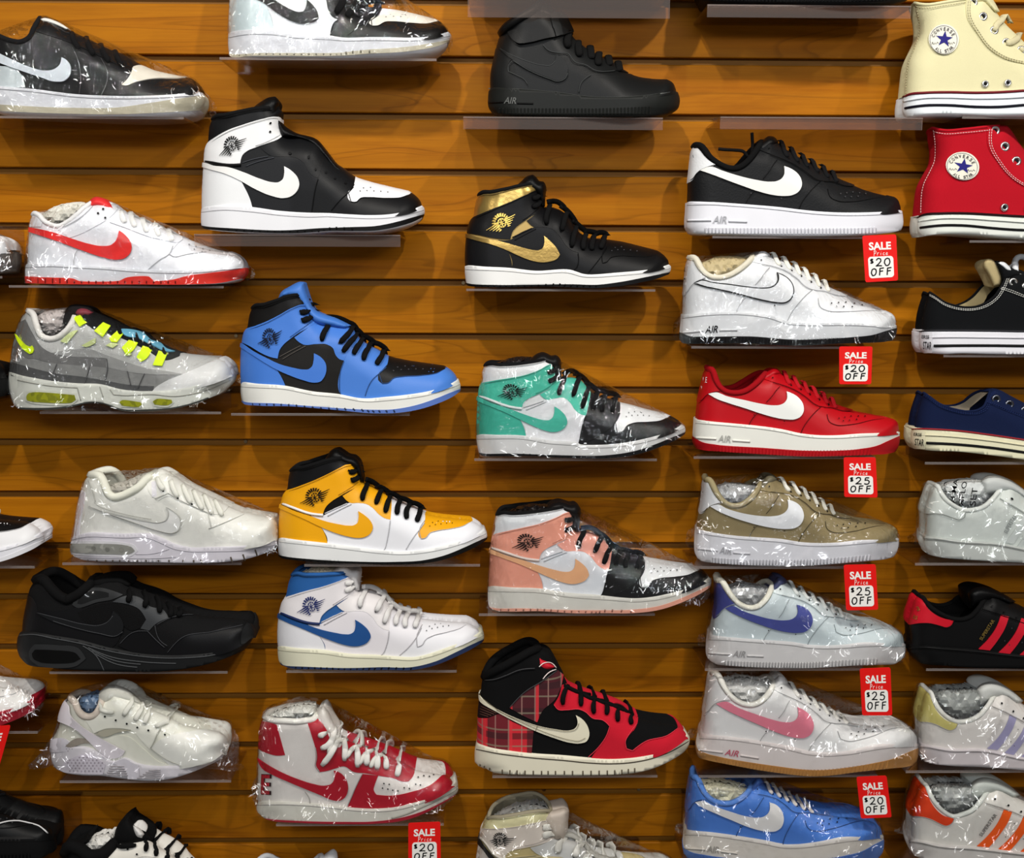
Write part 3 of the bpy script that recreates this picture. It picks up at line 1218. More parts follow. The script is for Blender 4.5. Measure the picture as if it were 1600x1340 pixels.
DUNKHI = dict(o=(720, 1000), s=4.324,
    heel='112,715 115,600 120,480 135,350 145,275 160,247', collar='160,247 200,220 300,170 400,115 480,72 525,60',
    throat='525,60 555,58 590,75 640,140 690,215 725,295 800,338 900,375 1000,410 1100,450 1180,498 1300,533 1440,553', toe='1440,553 1488,583 1522,622 1538,655',
    stop='98,715 112,702 200,730 350,755 500,772 700,785 860,800 1000,808 1100,805 1250,785 1400,730 1528,640 1546,652', stoe='1546,652 1542,705 1500,762',
    sbot='1500,762 1400,822 1280,872 1180,895 1050,907 850,913 600,912 400,907 250,898 152,876', sheel='152,876 100,835 93,780 98,715')
AFMID = dict(o=(700, 0), s=3.94,
    heel='264,550 266,450 280,380 295,300 312,240 330,202', collar='330,202 350,178 400,140 450,108 510,70 550,42 575,24',
    throat='575,24 600,20 640,48 665,82 710,118 742,178 765,225 812,268 870,308 940,348 1020,388 1080,428 1140,463 1250,485 1345,489', toe='1345,489 1380,510 1396,545 1402,570',
    stop='250,560 270,542 400,545 550,555 700,570 800,585 950,597 1100,595 1250,582 1390,562 1415,566', stoe='1415,566 1428,620 1416,668 1382,696',
    sbot='1382,696 1250,706 1000,709 750,711 500,706 350,700 272,690', sheel='272,690 250,660 246,600 250,560')
CHI = dict(o=(1380, 0), s=6.0909,
    lm='190,920 205,1120 1000,1090 300,30 335,290 575,378 858,25 950,158 1055,290 973,797 1100,530 900,-18 600,875',
    heel='196,925 210,760 235,580 290,450 330,360 335,220 312,120 300,30', collar='300,30 400,45 600,20 800,-10 900,-18',
    throat='900,-18 965,-15 1005,25 1065,110 1130,195 1260,325 1400,455 1600,585 1750,645 1900,690', toe='1900,690 2040,730 2105,765 2118,820',
    stop='190,920 250,897 400,880 600,875 900,880 1100,875 1340,860 1700,830 1950,790 2105,765 2128,775', stoe='2128,775 2140,900 2112,1020',
    sbot='2112,1020 1900,1060 1600,1085 1340,1086 1000,1092 800,1084 600,1078 400,1086 230,1115 207,1120', sheel='207,1120 184,1080 178,1000 190,920')
CLOW = dict(o=(1400, 390), s=3.94,
    lm='148,500 165,635 788,640 205,265 420,355 690,140 722,200 795,222 788,500',
    heel='157,505 163,420 180,340 200,275', collar='200,275 208,264 240,285 300,325 360,345 420,355 500,350 560,325 610,285 650,225 690,145',
    throat='690,145 722,126 765,130 800,148 900,205 1000,265 1150,325 1300,385 1390,418', toe='1390,418 1440,445 1458,490',
    stop='148,500 200,496 400,495 600,497 788,500 1100,490 1350,470 1450,464 1462,468', stoe='1462,468 1466,530 1442,602',
    sbot='1442,602 1200,632 900,642 600,642 400,638 250,642 168,634', sheel='168,634 150,600 146,540 148,500')
STAR = dict(o=(1400, 730), s=4.06,
    lm='90,1140 120,1235 812,1275 812,1195 150,815 410,962 545,890 522,1145 665,940 362,967',
    heel='94,1145 90,1060 84,985 105,900 128,832 148,816', collar='148,816 170,826 195,860 230,895 290,932 360,960 415,964 470,947 515,905 548,858 575,815',
    throat='575,815 605,795 650,805 710,842 812,885 950,955 1100,1020 1250,1060 1370,1088', toe='1370,1088 1430,1125 1462,1190',
    stop='90,1140 150,1136 300,1146 500,1161 812,1195 1100,1202 1400,1185 1462,1176 1472,1182', stoe='1472,1182 1476,1240 1440,1292',
    sbot='1440,1292 1100,1287 812,1277 500,1270 300,1257 200,1250 132,1237', sheel='132,1237 105,1200 90,1170 90,1140')

L, R_, K = 'leather', 'rubber', 'canvas'
WHITE, OFFW, BLACK, INK = (226, 228, 231), (222, 220, 208), (20, 20, 21), (10, 10, 12)
GREY = M(L, (120, 122, 126))


def seam_of(rgb, k=0.62):
    if sum(rgb) > 450 and k < 1:
        k = 0.45 + 0.52 * k
    return M('print', tuple(int(v * k) for v in rgb))


def air_force(name, label, lm=None, o=None, sc=4.2105, shift=None, kind='leather', body=WHITE, tab=None, logo=WHITE, sole=WHITE, out=None, lace=None,
              eyestay=None, guard=None, lining=None, air=None, outline=None, tongue=None, stuff=None, film=False, flaps=(), letters=None, group=None, stray=False):
    s = Shoe(name, label, AF1, None, o, sc, lm, shift, group=group)
    tab, out, lace, eyestay, guard = tab or body, out or sole, lace or body, eyestay or body, guard or body
    lin_ = M(K, lining or body)
    s.upper(M(kind, body), lin_, lin_, 0.0042)
    s.sole(M(R_, sole))
    if out != sole:
        s.panel('outsole', '80,600 150,634 250,646 600,655 900,660 1250,655 1380,632 1450,600 1540,560 1640,800 1100,860 0,820', M(R_, out), 0.0007, 0.002, 'sole', 6)
    s.pillow('tongue', '520,190 560,110 600,75 640,52 668,56 700,92 660,140 590,190', M(L, tongue or body), 0.024, 0.010)
    s.panel('heel_tab', '90,360 104,352 100,290 115,200 120,120 150,112 185,148 225,192 250,216 288,238 275,248 215,262 185,278 155,310 135,342 120,356', M(kind, tab))
    s.panel('toe_guard', '824,575 840,520 885,445 935,390 985,345 1025,390 1045,450 1090,478 1210,482 1330,462 1440,440 1540,420 1560,600 1200,600', M(kind, guard))
    s.panel('eyestay', '560,140 590,70 650,40 720,100 850,185 1000,262 1130,330 1205,368 1190,388 1140,382 1050,354 980,350 940,335 870,284 800,240 720,204 640,172', M(kind, eyestay))
    logo_p = '190,280 252,256 330,283 450,320 550,343 640,355 690,350 720,333 735,308 736,285 733,256 775,273 820,305 846,345 850,385 830,420 790,442 730,448 660,441 560,416 460,381 350,341 260,306'
    if outline:
        s.panel('check_outline', logo_p, M(L, outline), 0.0026)
        q = s.map(P(logo_p))
        c = crom(q, 2.5, True)
        V = c
        t = np.roll(V, -1, 0) - np.roll(V, 1, 0)
        t /= np.linalg.norm(t, axis=1)[:, None] + 1e-9
        sg = np.sign(((V[:, 0] * np.roll(V[:, 1], -1)) - (np.roll(V[:, 0], -1) * V[:, 1])).sum())
        s.panel('side_check', (V + sg * np.stack([-t[:, 1], t[:, 0]], 1) * 1.9)[::2], M(L, logo), 0.0034, px=True)
    else:
        s.panel('side_check', logo_p, M(L, logo), 0.0030)
    sm = seam_of(body, 0.55 if sum(body) > 200 else 0.3)
    s.seam('stitching', ['485,505 500,470 545,412', '600,335 640,285 668,240 692,208', '836,540 850,500 890,440 940,385 985,345', '1025,400 1045,455 1090,478 1210,482 1330,462 1420,450',
                         '645,172 720,204 800,240 870,284 940,335 985,347 1050,354 1140,380 1185,384', '118,345 140,328 160,300 190,276 280,242'], sm, 0.0005, 0.0024)
    if lining:
        s.seam('collar_padding', ['150,125 190,122 240,186 280,218 330,248 380,266 425,267 465,251 505,218 540,178 572,130'], lin_, 0.0034, 0.0008)
    s.seam('welt_line', ['100,507 250,504 400,513 560,525 700,538 850,556 950,566 1100,574 1250,574 1400,568 1518,560'], seam_of(sole, 0.55), 0.0005, 0.0004, 'sole')
    s.seam('sole_bars', ['100,608 180,606 256,605', '372,611 430,613 494,615'], M(R_, sole), 0.0016, 0.0006, 'sole')
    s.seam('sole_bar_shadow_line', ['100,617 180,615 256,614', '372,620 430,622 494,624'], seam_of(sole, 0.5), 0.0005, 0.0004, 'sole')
    ac = air or tuple(int(v * 0.72) if sum(sole) > 200 else v + 22 for v in sole)
    s.text('air_lettering', 'AIR', (314, 602), 92, 48, 2, M('print', ac), 0.0014, 'sole', 0.012, 0.25)
    s.ribs('tread_ribs', list(np.arange(228, 1345, 23.5)), '0,655 230,656 600,661 900,664 1200,660 1350,650', '0,684 230,690 600,697 900,700 1200,695 1350,689', 13,
           M(R_, out), 0.0008, 0.0012)
    s.seam('tread_gaps', ['%g,%g %g,%g' % (x, 657, x, 694) for x in np.arange(216, 1345, 23.5)], seam_of(out, 0.6 if sum(out) > 150 else 0.2), 0.0004, 0.0004, 'sole')
    s.dots('vent_holes', '520,428 720,462 1110,430 1150,425 1190,420 1235,425 1275,430 1140,450 1180,450 1225,448', 4.5, M('print', INK if sum(body) > 150 else (60, 60, 62)), 0.0030)
    s.laces('762,190 738,152 712,108 700,98;830,222 806,188 778,150 768,140;894,255 870,222 842,190 834,180;962,290 938,258 910,228 900,216;1028,325 1005,295 980,266 970,256;1088,355 1068,328 1048,306 1040,298',
            M('lace', lace), 30)
    s.dots('lace_holes', '640,130 770,197 838,228 902,262 970,297 1036,332', 6, M('print', INK), 0.0036)
    if stray:
        for ln in ('500,190 470,155 410,145 350,142 305,138', '522,175 530,120 528,70 526,30'):
            q = crom(s.map(P(ln)), 2.5)
            a = unproj(q, s.yc - 0.004)
            v, f = tube(a, np.tile([0, -1.0, 0.01], (len(a), 1)), 0.0022, 0.0018, 6)
            link('loose_lace', v - s.base, f, M('lace', lace), s.root)
    if letters:
        for t in letters:
            s.text('heel_lettering', *t)
    if stuff:
        s.stuffing('205,225 215,150 300,118 330,104 470,96 575,112 560,170 500,250 420,300 330,285 250,250', M('crinkle' if stuff[0][0] < 200 and stuff[0] != TAN else 'paper', stuff[0]), stuff[1])
    if film:
        s.wrap(flaps=flaps)
    return s


def high_top(name, label, lm=None, o=None, sc=4.571, shift=None, collar=BLACK, flap=BLACK, gap=BLACK, eyestay=BLACK, quarter=WHITE, heel=BLACK, logo=BLACK, trim=None, stay=WHITE,
             toebox=BLACK, guard=WHITE, sole=WHITE, out=BLACK, lace=BLACK, tongue=BLACK, badge=INK, lining=BLACK, bigtongue=None, laces=True, stuff=None, film=False, flaps=(),
             collar_kind='leather', logo_kind='leather', heel_kind='leather', badge_kind='print', group=None, yc=YC):
    s = Shoe(name, label, AJ1, None, o, sc, lm, shift, group=group, yc=yc)
    s.upper(M(L, gap), M(K, lining), M(K, lining), 0.0032)
    s.sole(M(R_, sole))
    s.panel('outsole', '40,796 100,815 300,838 600,854 900,857 1100,846 1250,812 1400,752 1480,715 1600,664 1660,900 1400,1050 800,1100 0,980', M(R_, out), 0.0007, 0.002, 'sole', 6)
    s.pillow('tongue', bigtongue or '400,190 398,135 420,95 448,58 485,48 525,68 565,95 610,105 648,140 672,215 680,290 650,300 600,200 520,170', M(L, tongue), 0.024, 0.010)
    s.panel('collar_panel', '110,372 130,352 145,270 150,190 190,165 300,148 440,108 560,88 625,112 640,170 600,166 565,166 500,192 400,242 300,287 200,327', M(collar_kind, collar))
    s.panel('side_panel', '392,525 450,485 560,440 600,430 700,445 740,470 790,520 830,545 870,555 862,620 832,760 820,810 400,770 420,700 390,630 330,560 300,522', M(L, quarter))
    s.panel('lace_stay', '868,465 875,390 960,430 1110,500 1140,520 1128,590 1100,650 1040,750 1010,815 812,812 830,755 860,620 868,555', M(L, stay))
    s.panel('toe_guard', '1462,545 1300,560 1160,600 1125,640 1070,665 1040,692 982,777 966,815 1250,810 1450,730 1572,690 1572,590 1510,545', M(L, guard))
    s.panel('toe_box', '1112,505 1200,515 1430,540 1460,560 1400,600 1300,625 1200,640 1150,655 1120,690 1090,696 1070,674 1074,630 1106,590 1114,560', M(L, toebox))
    s.panel('eyestay', '528,385 600,340 640,310 668,285 720,300 800,340 872,385 874,470 869,557 830,547 790,522 740,472 700,447 640,437 580,434 545,407', M(L, eyestay))
    s.panel('heel_counter', '50,720 60,560 85,450 100,468 200,508 290,548 360,588 390,635 410,680 424,760 60,740', M(heel_kind, heel))
    s.panel('ankle_flap', '95,445 102,400 115,372 130,353 200,325 300,285 400,240 500,190 570,163 608,165 632,188 644,222 658,287 640,312 560,357 500,392 440,432 410,462 392,500 386,524 330,518 250,497 170,467', M(heel_kind, flap))
    s.panel('side_check', '80,452 98,452 180,488 300,528 400,563 500,586 570,596 610,593 635,575 643,540 640,493 690,525 730,565 746,610 730,650 690,676 640,683 560,671 460,641 360,599 250,546 160,506 80,470', M(logo_kind, logo), 0.0034)
    if trim:
        s.seam('heel_trim', ['92,440 170,470 300,514 388,524'], M(L, trim), 0.0020, 0.0030)
    dk = seam_of(quarter, 0.6 if sum(quarter) > 200 else 0.3)
    s.seam('stitching', ['868,560 860,625 832,758 820,780', '1112,580 1080,624 1040,674 980,770', '1116,560 1076,632 1088,692 1120,686 1150,652 1200,636 1300,621 1400,596 1440,570'], seam_of(stay, 0.6 if sum(stay) > 200 else 0.3), 0.0005, 0.0026)
    s.seam('flap_stitching', ['125,360 200,333 300,293 400,248 500,198 570,172 604,174 624,192 634,224 646,284 556,346 496,381'], seam_of(flap, 0.7 if sum(flap) > 200 else 0.3), 0.0004, 0.0032)
    s.seam('collar_roll', ['160,222 190,206 240,202 300,186 400,152 500,130 560,124'], seam_of(collar, 0.6), 0.0006, 0.0026)
    s.seam('ankle_fold', ['400,512 470,480 560,440', '420,530 480,498 590,444'], seam_of(quarter, 0.8 if sum(quarter) > 200 else 1.8), 0.0008, 0.0020)
    s.seam('welt_line', ['66,714 200,728 400,750 600,774 800,797 950,805 1100,794 1200,777 1350,738 1450,700 1552,656'], seam_of(sole, 0.6), 0.0005, 0.0003, 'sole')
    s.seam('tread_gaps', ['%g,%g %g,%g' % (x, np.interp(x, [100, 300, 600, 900, 1100], [820, 841, 857, 860, 850]), x, np.interp(x, [100, 300, 600, 900, 1100], [832, 852, 868, 872, 864])) for x in range(150, 1110, 50)],
           seam_of(out, 0.45), 0.0010, 0.0010, 'sole')
    s.emblem((328, 392), 235, 140, -24, M(badge_kind, badge))
    s.dots('lace_holes', '572,205 590,262 668,414 762,440 832,500 915,508 985,540 1060,560', 8, M('print', INK), 0.0036)
    if laces:
        s.laces('572,216 610,212 648,196 668,190;588,278 630,262 662,240 676,232;668,416 672,380 688,340 706,310;766,440 778,405 792,370 806,352;832,502 842,462 854,420 868,396;916,516 918,480 926,445 940,428;986,548 982,510 992,470 1010,456;1058,568 1070,530 1085,498 1098,490',
                M('lace', lace), 40, arch=0.005)
        s.laces('690,290 740,322 800,352;760,336 820,370 880,400;840,382 900,412 960,440;920,420 980,446 1050,474;1000,455 1060,478 1110,500', M('lace', lace), 40, 'crossed_laces', 0.0036, 0.005)
    s.dots('vent_holes', '1150,600 1190,590 1230,585 1270,580 1310,578 1170,575 1210,565 1250,560 1290,560', 4.5, M('print', seam_rgb(toebox)), 0.0030)
    if stuff:
        s.stuffing('185,215 250,150 330,95 420,85 520,100 540,150 420,190 300,230', M('crinkle' if stuff[0][0] < 200 and stuff[0] != TAN else 'paper', stuff[0]), stuff[1])
    if film:
        s.wrap(flaps=flaps)
    return s


def seam_rgb(c):
    return tuple(int(v * 0.5) for v in c) if sum(c) > 150 else (55, 55, 58)


def chuck_high(name, label, body, lace, stitch, line, stripe, sole, lm=None, o=None, sc=6.7, laces=True, tongue=True):
    s = Shoe(name, label, CHI, None, o, sc, lm)
    s.upper(M(K, body), M(K, lin2(body)), M(K, body), 0.0022)
    s.sole(M(R_, sole))
    if tongue:
        s.pillow('tongue', '840,60 850,-40 900,-90 980,-95 1060,20 1110,110 1060,130 960,40', M(K, body), 0.022, 0.010)
    s.panel('eyestay', '790,-40 800,180 900,330 1000,460 1150,560 1340,612 1600,640 1750,690 1800,560 1400,380 1100,50 980,-60', M(K, body), 0.0012)
    s.seam('stitching', ['810,10 812,150 900,318 1000,448 1150,548 1340,600 1600,630 1740,670', '830,10 832,150 915,306 1012,436 1160,536 1345,588 1600,618', '310,62 400,75 600,50 800,20', '310,50 340,220 336,350 300,450 246,580 216,900',
                         '955,0 1000,45 1055,125 1125,215 1250,345 1390,470'], M('print', stitch), 0.0005, 0.0022, dash=(3.0, 1.2))
    s.panel('toe_cap', '1820,900 1790,760 1830,700 1920,670 2150,700 2160,900', M(R_, sole), 0.0030)
    s.seam('sole_top_line', ['186,925 250,898 400,882 600,877 900,882 1100,877 1340,862 1700,832 1950,792 2110,764'], M(R_, line), 0.0016, 0.0006, 'sole')
    s.seam('sole_ridge', ['190,965 400,930 600,926 900,935 1340,920 1950,840 2130,815'], M(R_, sole), 0.0014, 0.0010, 'sole')
    s.seam('sole_stripe', ['205,1028 400,1002 600,1000 900,1016 1100,1016 1340,998 1700,960 2000,910 2130,880'], M(R_, stripe), 0.0016, 0.0008, 'sole')
    s.panel('heel_label', '170,960 215,950 212,1100 180,1110', M(R_, (40, 40, 46)), 0.0012, 0.001, 'sole')
    badge(s, (575, 378), 138)
    for i, c in enumerate(((858, 25), (950, 158), (1055, 290), (1170, 405), (1310, 478), (1450, 545))):
        s.eyelet(c, 42, M('metal', (205, 205, 205)), M('print', INK))
    for c in ((973, 797), (1187, 787)):
        s.eyelet(c, 33, M('metal', (200, 200, 200)), M('print', INK), name='vent_eyelet')
    if laces:
        s.laces('1060,292 1100,215 1170,185 1210,240;1172,408 1230,400 1290,350 1310,330;1312,480 1360,440 1400,420;1452,548 1490,520 1540,520', M('lace', lace), 62, thick=0.002)
    return s


def lin2(c):
    return tuple(min(255, int(v * 0.6 + 70)) for v in c)


def arc_text(s, name, txt, c, r, a0, a1, ht, mat, off, flip=False):
    n = len(txt)
    its = []
    for i, ch in enumerate(txt):
        if ch == ' ':
            continue
        t = math.radians(a0 + (a1 - a0) * i / max(1, n - 1))
        V, Fc = text_mesh(ch, 0.015)
        x, y = V[:, 0] * ht * (0.24 if ch == 'I' else 0.55 if ch in 'EL' else 0.66), -V[:, 1] * ht
        rot = math.pi / 2 - t if not flip else -math.pi / 2 - t
        q = np.stack([c[0] + r * math.cos(t) + x * math.cos(rot) - y * math.sin(rot), c[1] - r * math.sin(t) + x * math.sin(rot) + y * math.cos(rot)], 1)
        its.append((q, Fc))
    return s.decal(name, its, mat, off)


def badge(s, c, r):
    """round ankle patch: ring, star, arched lettering"""
    t = np.linspace(0, 2 * math.pi, 37)[:-1]
    circ = lambda k: np.stack([c[0] + r * k * np.cos(t), c[1] + r * k * 1.04 * np.sin(t)], 1)
    s.panel('ankle_patch', circ(1.0), M(R_, (222, 220, 205)), 0.0024, 0.0012)
    ring = [np.vstack([circ(0.93), circ(0.93)[:1]])]
    s.seam('patch_ring', ring[:1] and [s.map(ring[0])], M('print', (140, 138, 140)), 0.0004, 0.0026, px=True)
    a = np.radians(np.arange(10) * 36 - 90 + 6)
    rr = np.where(np.arange(10) % 2 == 0, 0.58, 0.23) * r
    s.panel('star', np.stack([c[0] + rr * np.cos(a), c[1] + rr * np.sin(a)], 1), M('print', (34, 30, 112)), 0.0030, 0.0004)
    dk = M('print', (58, 52, 60))
    arc_text(s, 'patch_lettering', 'CONVERSE', c, r * 0.76, 158, 28, r * 0.23, dk, 0.0032)
    arc_text(s, 'patch_lettering', 'ALL STAR', c, r * 0.78, -128, -42, r * 0.22, dk, 0.0032, True)
    for k in (-1, 1):
        x = c[0] + k * r * 0.56
        pts = [(x - r * 0.24, c[1] + r * 0.30), (x - r * 0.2, c[1] + r * 0.14), (x - r * 0.12, c[1] + r * 0.32), (x - r * 0.04, c[1] + r * 0.20), (x + r * 0.04, c[1] + r * 0.30), (x + r * 0.12, c[1] + r * 0.16), (x + r * 0.22, c[1] + r * 0.24)]
        s.seam('patch_signature', [s.map(np.array(pts))], dk, 0.0003, 0.0030, px=True)


def chuck_low(name, label, body, stitch, sole, line, stripe, lining, lm=None, o=None, sc=3.94, tongue=True, metal=(228, 228, 226), full_label=True):
    s = Shoe(name, label, CLOW, None, o, sc, lm)
    s.upper(M(K, body), M(K, lining), M(K, body), 0.0020)
    s.sole(M(R_, sole))
    if tongue:
        s.pillow('tongue', '600,235 560,150 535,105 538,75 560,57 590,60 618,85 640,130 655,180 640,225', M(K, lining), 0.018, 0.005)
        s.pillow('tongue_front', '606,68 630,68 700,105 760,130 780,160 700,190 650,200 632,130', M(K, body), 0.024, 0.006)
        s.pillow('tongue_label', '622,78 660,75 705,112 720,130 690,138 650,110', M(K, WHITE), 0.014, 0.006, yc=s.yc - 0.012)
        s.laces('735,132 730,100 745,80 790,75 830,95', M('lace', WHITE), 46, 'lace_bow', 0.004)
    s.panel('eyestay', '640,240 690,140 740,105 900,190 1150,310 1250,380 1000,345 800,285 660,248', M(K, body), 0.0012)
    s.seam('stitching', ['205,273 240,293 300,333 360,354 420,364 500,360 565,336 620,294 658,238 700,156 735,138 780,142 860,178', '205,281 240,301 300,341 360,362 420,372 500,368 570,344 628,300 668,242 706,164 735,148 775,152 850,186',
                         '645,240 700,258 800,295 1000,352', '650,232 705,248 800,285 1000,342'], M('print', stitch), 0.0005, 0.0020, dash=(2.6, 1.0))
    s.panel('toe_cap', '1180,560 1170,430 1200,370 1500,380 1500,560', M(R_, sole), 0.0026)
    s.seam('sole_top_line', ['146,502 200,498 400,497 600,499 788,502 1100,492 1350,472 1462,466'], M(R_, line), 0.0012, 0.0006, 'sole')
    s.seam('sole_ridge', ['150,541 300,538 600,540 788,542 1100,532 1464,510'], M(R_, tuple(int(v * .94) for v in sole)), 0.0012, 0.0008, 'sole')
    s.seam('sole_stripe', ['232,592 400,590 600,590 788,592 1100,585 1460,555'], M(R_, stripe), 0.0018, 0.0006, 'sole')
    s.panel('heel_label', '140,512 225,508 228,632 150,636', M(R_, sole), 0.0012, 0.001, 'sole')
    s.text('heel_lettering', 'ERSE', (181, 537), 46, 22, 2, M('print', INK), 0.0028, 'sole', 0.01)
    s.text('heel_lettering', 'STAR', (192, 590), 52, 48, 2, M('print', INK), 0.0028, 'sole', 0.01)
    for c in ((722, 200), (800, 226), (885, 258), (970, 292)):
        s.eyelet(c, 27, M('metal', metal), M('print', INK))
    return s


def shell_toe(name, label, body, tab, stripes, textc, sole, lining, lm=None, o=None, sc=4.06, tongue=None, film=False, stuff=None, stuff_text=None, tabk='leather', stripek='leather', eyestay=None, flaps=()):
    s = Shoe(name, label, STAR, None, o, sc, lm)
    s.upper(M(L, body), M(K, lining), M(K, lining), 0.0034)
    s.sole(M(R_, sole))
    s.pillow('tongue', '470,900 452,800 480,770 530,755 600,765 680,800 760,850 720,880 600,850 540,880', M(L, tongue or body), 0.026, 0.010)
    s.panel('heel_tab', '70,992 90,900 118,800 150,808 168,830 195,884 245,930 305,958 366,968 352,997 320,1012 280,1003 220,988 150,987 95,996', M(tabk, tab))
    s.panel('eyestay', '548,898 560,862 580,800 650,790 812,870 1000,960 1000,1040 812,985 700,945 640,925', M(L, eyestay or body))
    for k in range(4):
        d = np.array([128 * k, 22 * k])
        st = P('520,1150 580,1090 635,1010 663,935 712,948 692,1010 645,1090 592,1158') + d
        s.panel('side_stripe', st, M(stripek, stripes), 0.0018, 0.0012)
    s.panel('toe_shell', '1180,1230 1190,1120 1230,1050 1400,1050 1500,1150 1500,1260', M(R_, body), 0.0035)
    s.seam('stitching', ['548,900 640,930 700,948 812,988 1000,1042', '95,998 150,990 220,991 280,1006 320,1016 355,1000 368,970'], seam_of(body, 0.55 if sum(body) > 150 else 0.2), 0.0006, 0.0024)
    s.seam('welt_line', ['92,1158 150,1153 300,1163 500,1178 812,1212 1100,1218 1400,1202'], seam_of(sole, 0.6 if sum(sole) > 150 else 0.4), 0.0006, 0.0004, 'sole')
    s.seam('sole_lip', ['92,1146 150,1141 300,1151 500,1167 812,1201 1100,1207 1470,1183'], M(R_, sole), 0.0022, 0.0003, 'sole')
    s.text('side_lettering', 'SUPERSTAR', (578, 1030), 150, 22, -57, M('foil' if textc[0] > 150 and textc[2] < 150 else 'print', textc), 0.0026, 'up', 0.008)
    s.dots('lace_holes', '610,878 690,915 770,950', 7, M('print', INK), 0.0034)
    s.dots('vent_holes', '690,1100 735,1020 720,1125 800,1110 840,1060', 4, M('print', seam_rgb(body)), 0.0020)
    if stuff:
        o_ = s.stuffing('175,838 240,800 330,790 450,790 520,800 530,870 470,940 410,958 330,945 250,900', M('crinkle' if stuff[0][0] < 200 and stuff[0] != TAN else 'paper', stuff[0]), stuff[1], 0.024)
        if stuff_text:
            for t, cx, cy in stuff_text:
                V, Fc = text_mesh(t, 0.01)
                a = math.radians(-82)
                wd, ht = 34 * len(t), 34
                x, y = V[:, 0] * wd, -V[:, 1] * ht
                q = s.map(np.stack([cx + x * math.cos(a) - y * math.sin(a), cy + x * math.sin(a) + y * math.cos(a)], 1))
                b = unproj(q, s.yc - 0.0285)
                link('printed_words', b - s.base, Fc, M('print', INK), o_, smooth=False)
    if film:
        s.wrap(flaps=flaps)
    return s

# ------------------------------------------------------------------ the wall: backing board and slats
PITCHZ, GAP = 0.0762, 0.0098
XA, XB = -1.55, 1.55
ROWS = range(-10, 25)
zt, zb_ = 10 * PITCHZ + 0.09, -25 * PITCHZ
vb = [(XA, 0.0095, zb_), (XB, 0.0095, zb_), (XB, 0.0095, zt), (XA, 0.0095, zt), (XA, 0.024, zb_), (XB, 0.024, zb_), (XB, 0.024, zt), (XA, 0.024, zt)]
wall = link('wall_back', vb, [(0, 1, 2, 3), (5, 4, 7, 6), (0, 4, 5, 1), (3, 2, 6, 7), (0, 3, 7, 4), (1, 5, 6, 2)], GROOVE, smooth=False)
wall['kind'] = 'structure'
wall['label'] = 'slatted wood shop wall with dark grooves'
prof = [(0.0095, -0.0040), (0.0060, -0.0040), (0.0060, 0.0), (0.0016, 0.0), (0.0, -0.0014), (0.0, -(PITCHZ - GAP) + 0.0010), (0.0010, -(PITCHZ - GAP)), (0.0095, -(PITCHZ - GAP))]
n = len(prof)
sv = [(XA, y, z) for y, z in prof] + [(XB, y, z) for y, z in prof]
sf = [tuple(range(n))[::-1], tuple(range(n, 2 * n))] + [(i, (i + 1) % n, n + (i + 1) % n, n + i) for i in range(n)]
first = None
for i in ROWS:
    if first is None:
        sl = link('slat', sv, sf, WOOD, wall, smooth=False)
        first = sl
    else:
        sl = first.copy()
        COL.objects.link(sl)
    sl.location = (0, 0, -i * PITCHZ - GAP)
SCREW = M('metal', (150, 130, 100))
for px in ((369, 527), (384, 691), (724, 445), (850, 1236), (998, 1236), (250, 1089)):
    p = unproj([px], 0.009)[0]
    k = round((-p[2] - GAP / 2) / PITCHZ)
    t = np.linspace(0, 2 * math.pi, 9)[:-1]
    V = [(p[0] + 0.0026 * math.cos(a), 0.0080, -k * PITCHZ - GAP / 2 + 0.0026 * math.sin(a)) for a in t] + [(p[0] + 0.0030 * math.cos(a), 0.0095, -k * PITCHZ - GAP / 2 + 0.0030 * math.sin(a)) for a in t]
    link('screw', V, [tuple(range(8))] + [(j, j + 8, (j + 1) % 8 + 8, (j + 1) % 8) for j in range(8)], SCREW, wall, smooth=False)


# ------------------------------------------------------------------ clear shelves
def box(x0, x1, y0, y1, z0, z1):
    return [(x0, y0, z0), (x1, y0, z0), (x1, y1, z0), (x0, y1, z0), (x0, y0, z1), (x1, y0, z1), (x1, y1, z1), (x0, y1, z1)], \
        [(0, 3, 2, 1), (4, 5, 6, 7), (0, 1, 5, 4), (1, 2, 6, 5), (2, 3, 7, 6), (3, 0, 4, 7)]


DEPTH = 0.100


def shelf(pxa, pxb, zpos, label, lip=False, depth=DEPTH):
    xa = unproj([[pxa, 640]], -depth)[0, 0]
    xb = unproj([[pxb, 640]], -depth)[0, 0]
    T = 0.003
    r = bpy.data.objects.new('acrylic_shelf', None)
    r.location = ((xa + xb) / 2, -depth / 2, zpos - T)
    r.empty_display_size = 0.02
    COL.objects.link(r)
    tag(r, label, 'shelf', 'clear shelves on the slat wall')
    b = np.array(r.location)

    def part(nm, bx, m):
        v, f = bx
        link(nm, np.array(v) - b, f, m, r, smooth=False)
    part('tray', box(xa, xb, -depth + 0.0012, -0.0005, zpos - T, zpos), ACRYL)
    part('front_edge', box(xa, xb, -depth, -depth + 0.0012, zpos - T - (lip if lip else 0), zpos), LIP if lip else EDGE)
    if lip:
        part('lip_edge', box(xa, xb, -depth - 0.0008, -depth + 0.0012, zpos - 0.0015, zpos), EDGE)
    # back tab up to the groove above and hooked into it
    k = math.floor(-zpos / PITCHZ)
    zg = -k * PITCHZ - GAP / 2
    if zg > zpos + 0.001:
        part('wall_tab', box(xa + 0.01, xb - 0.01, -0.0025, -0.0005, zpos, zg), ACRYL)
        part('wall_hook', box(xa + 0.01, xb - 0.01, -0.0005, 0.008, zg - 0.002, zg), ACRYL)
    return r


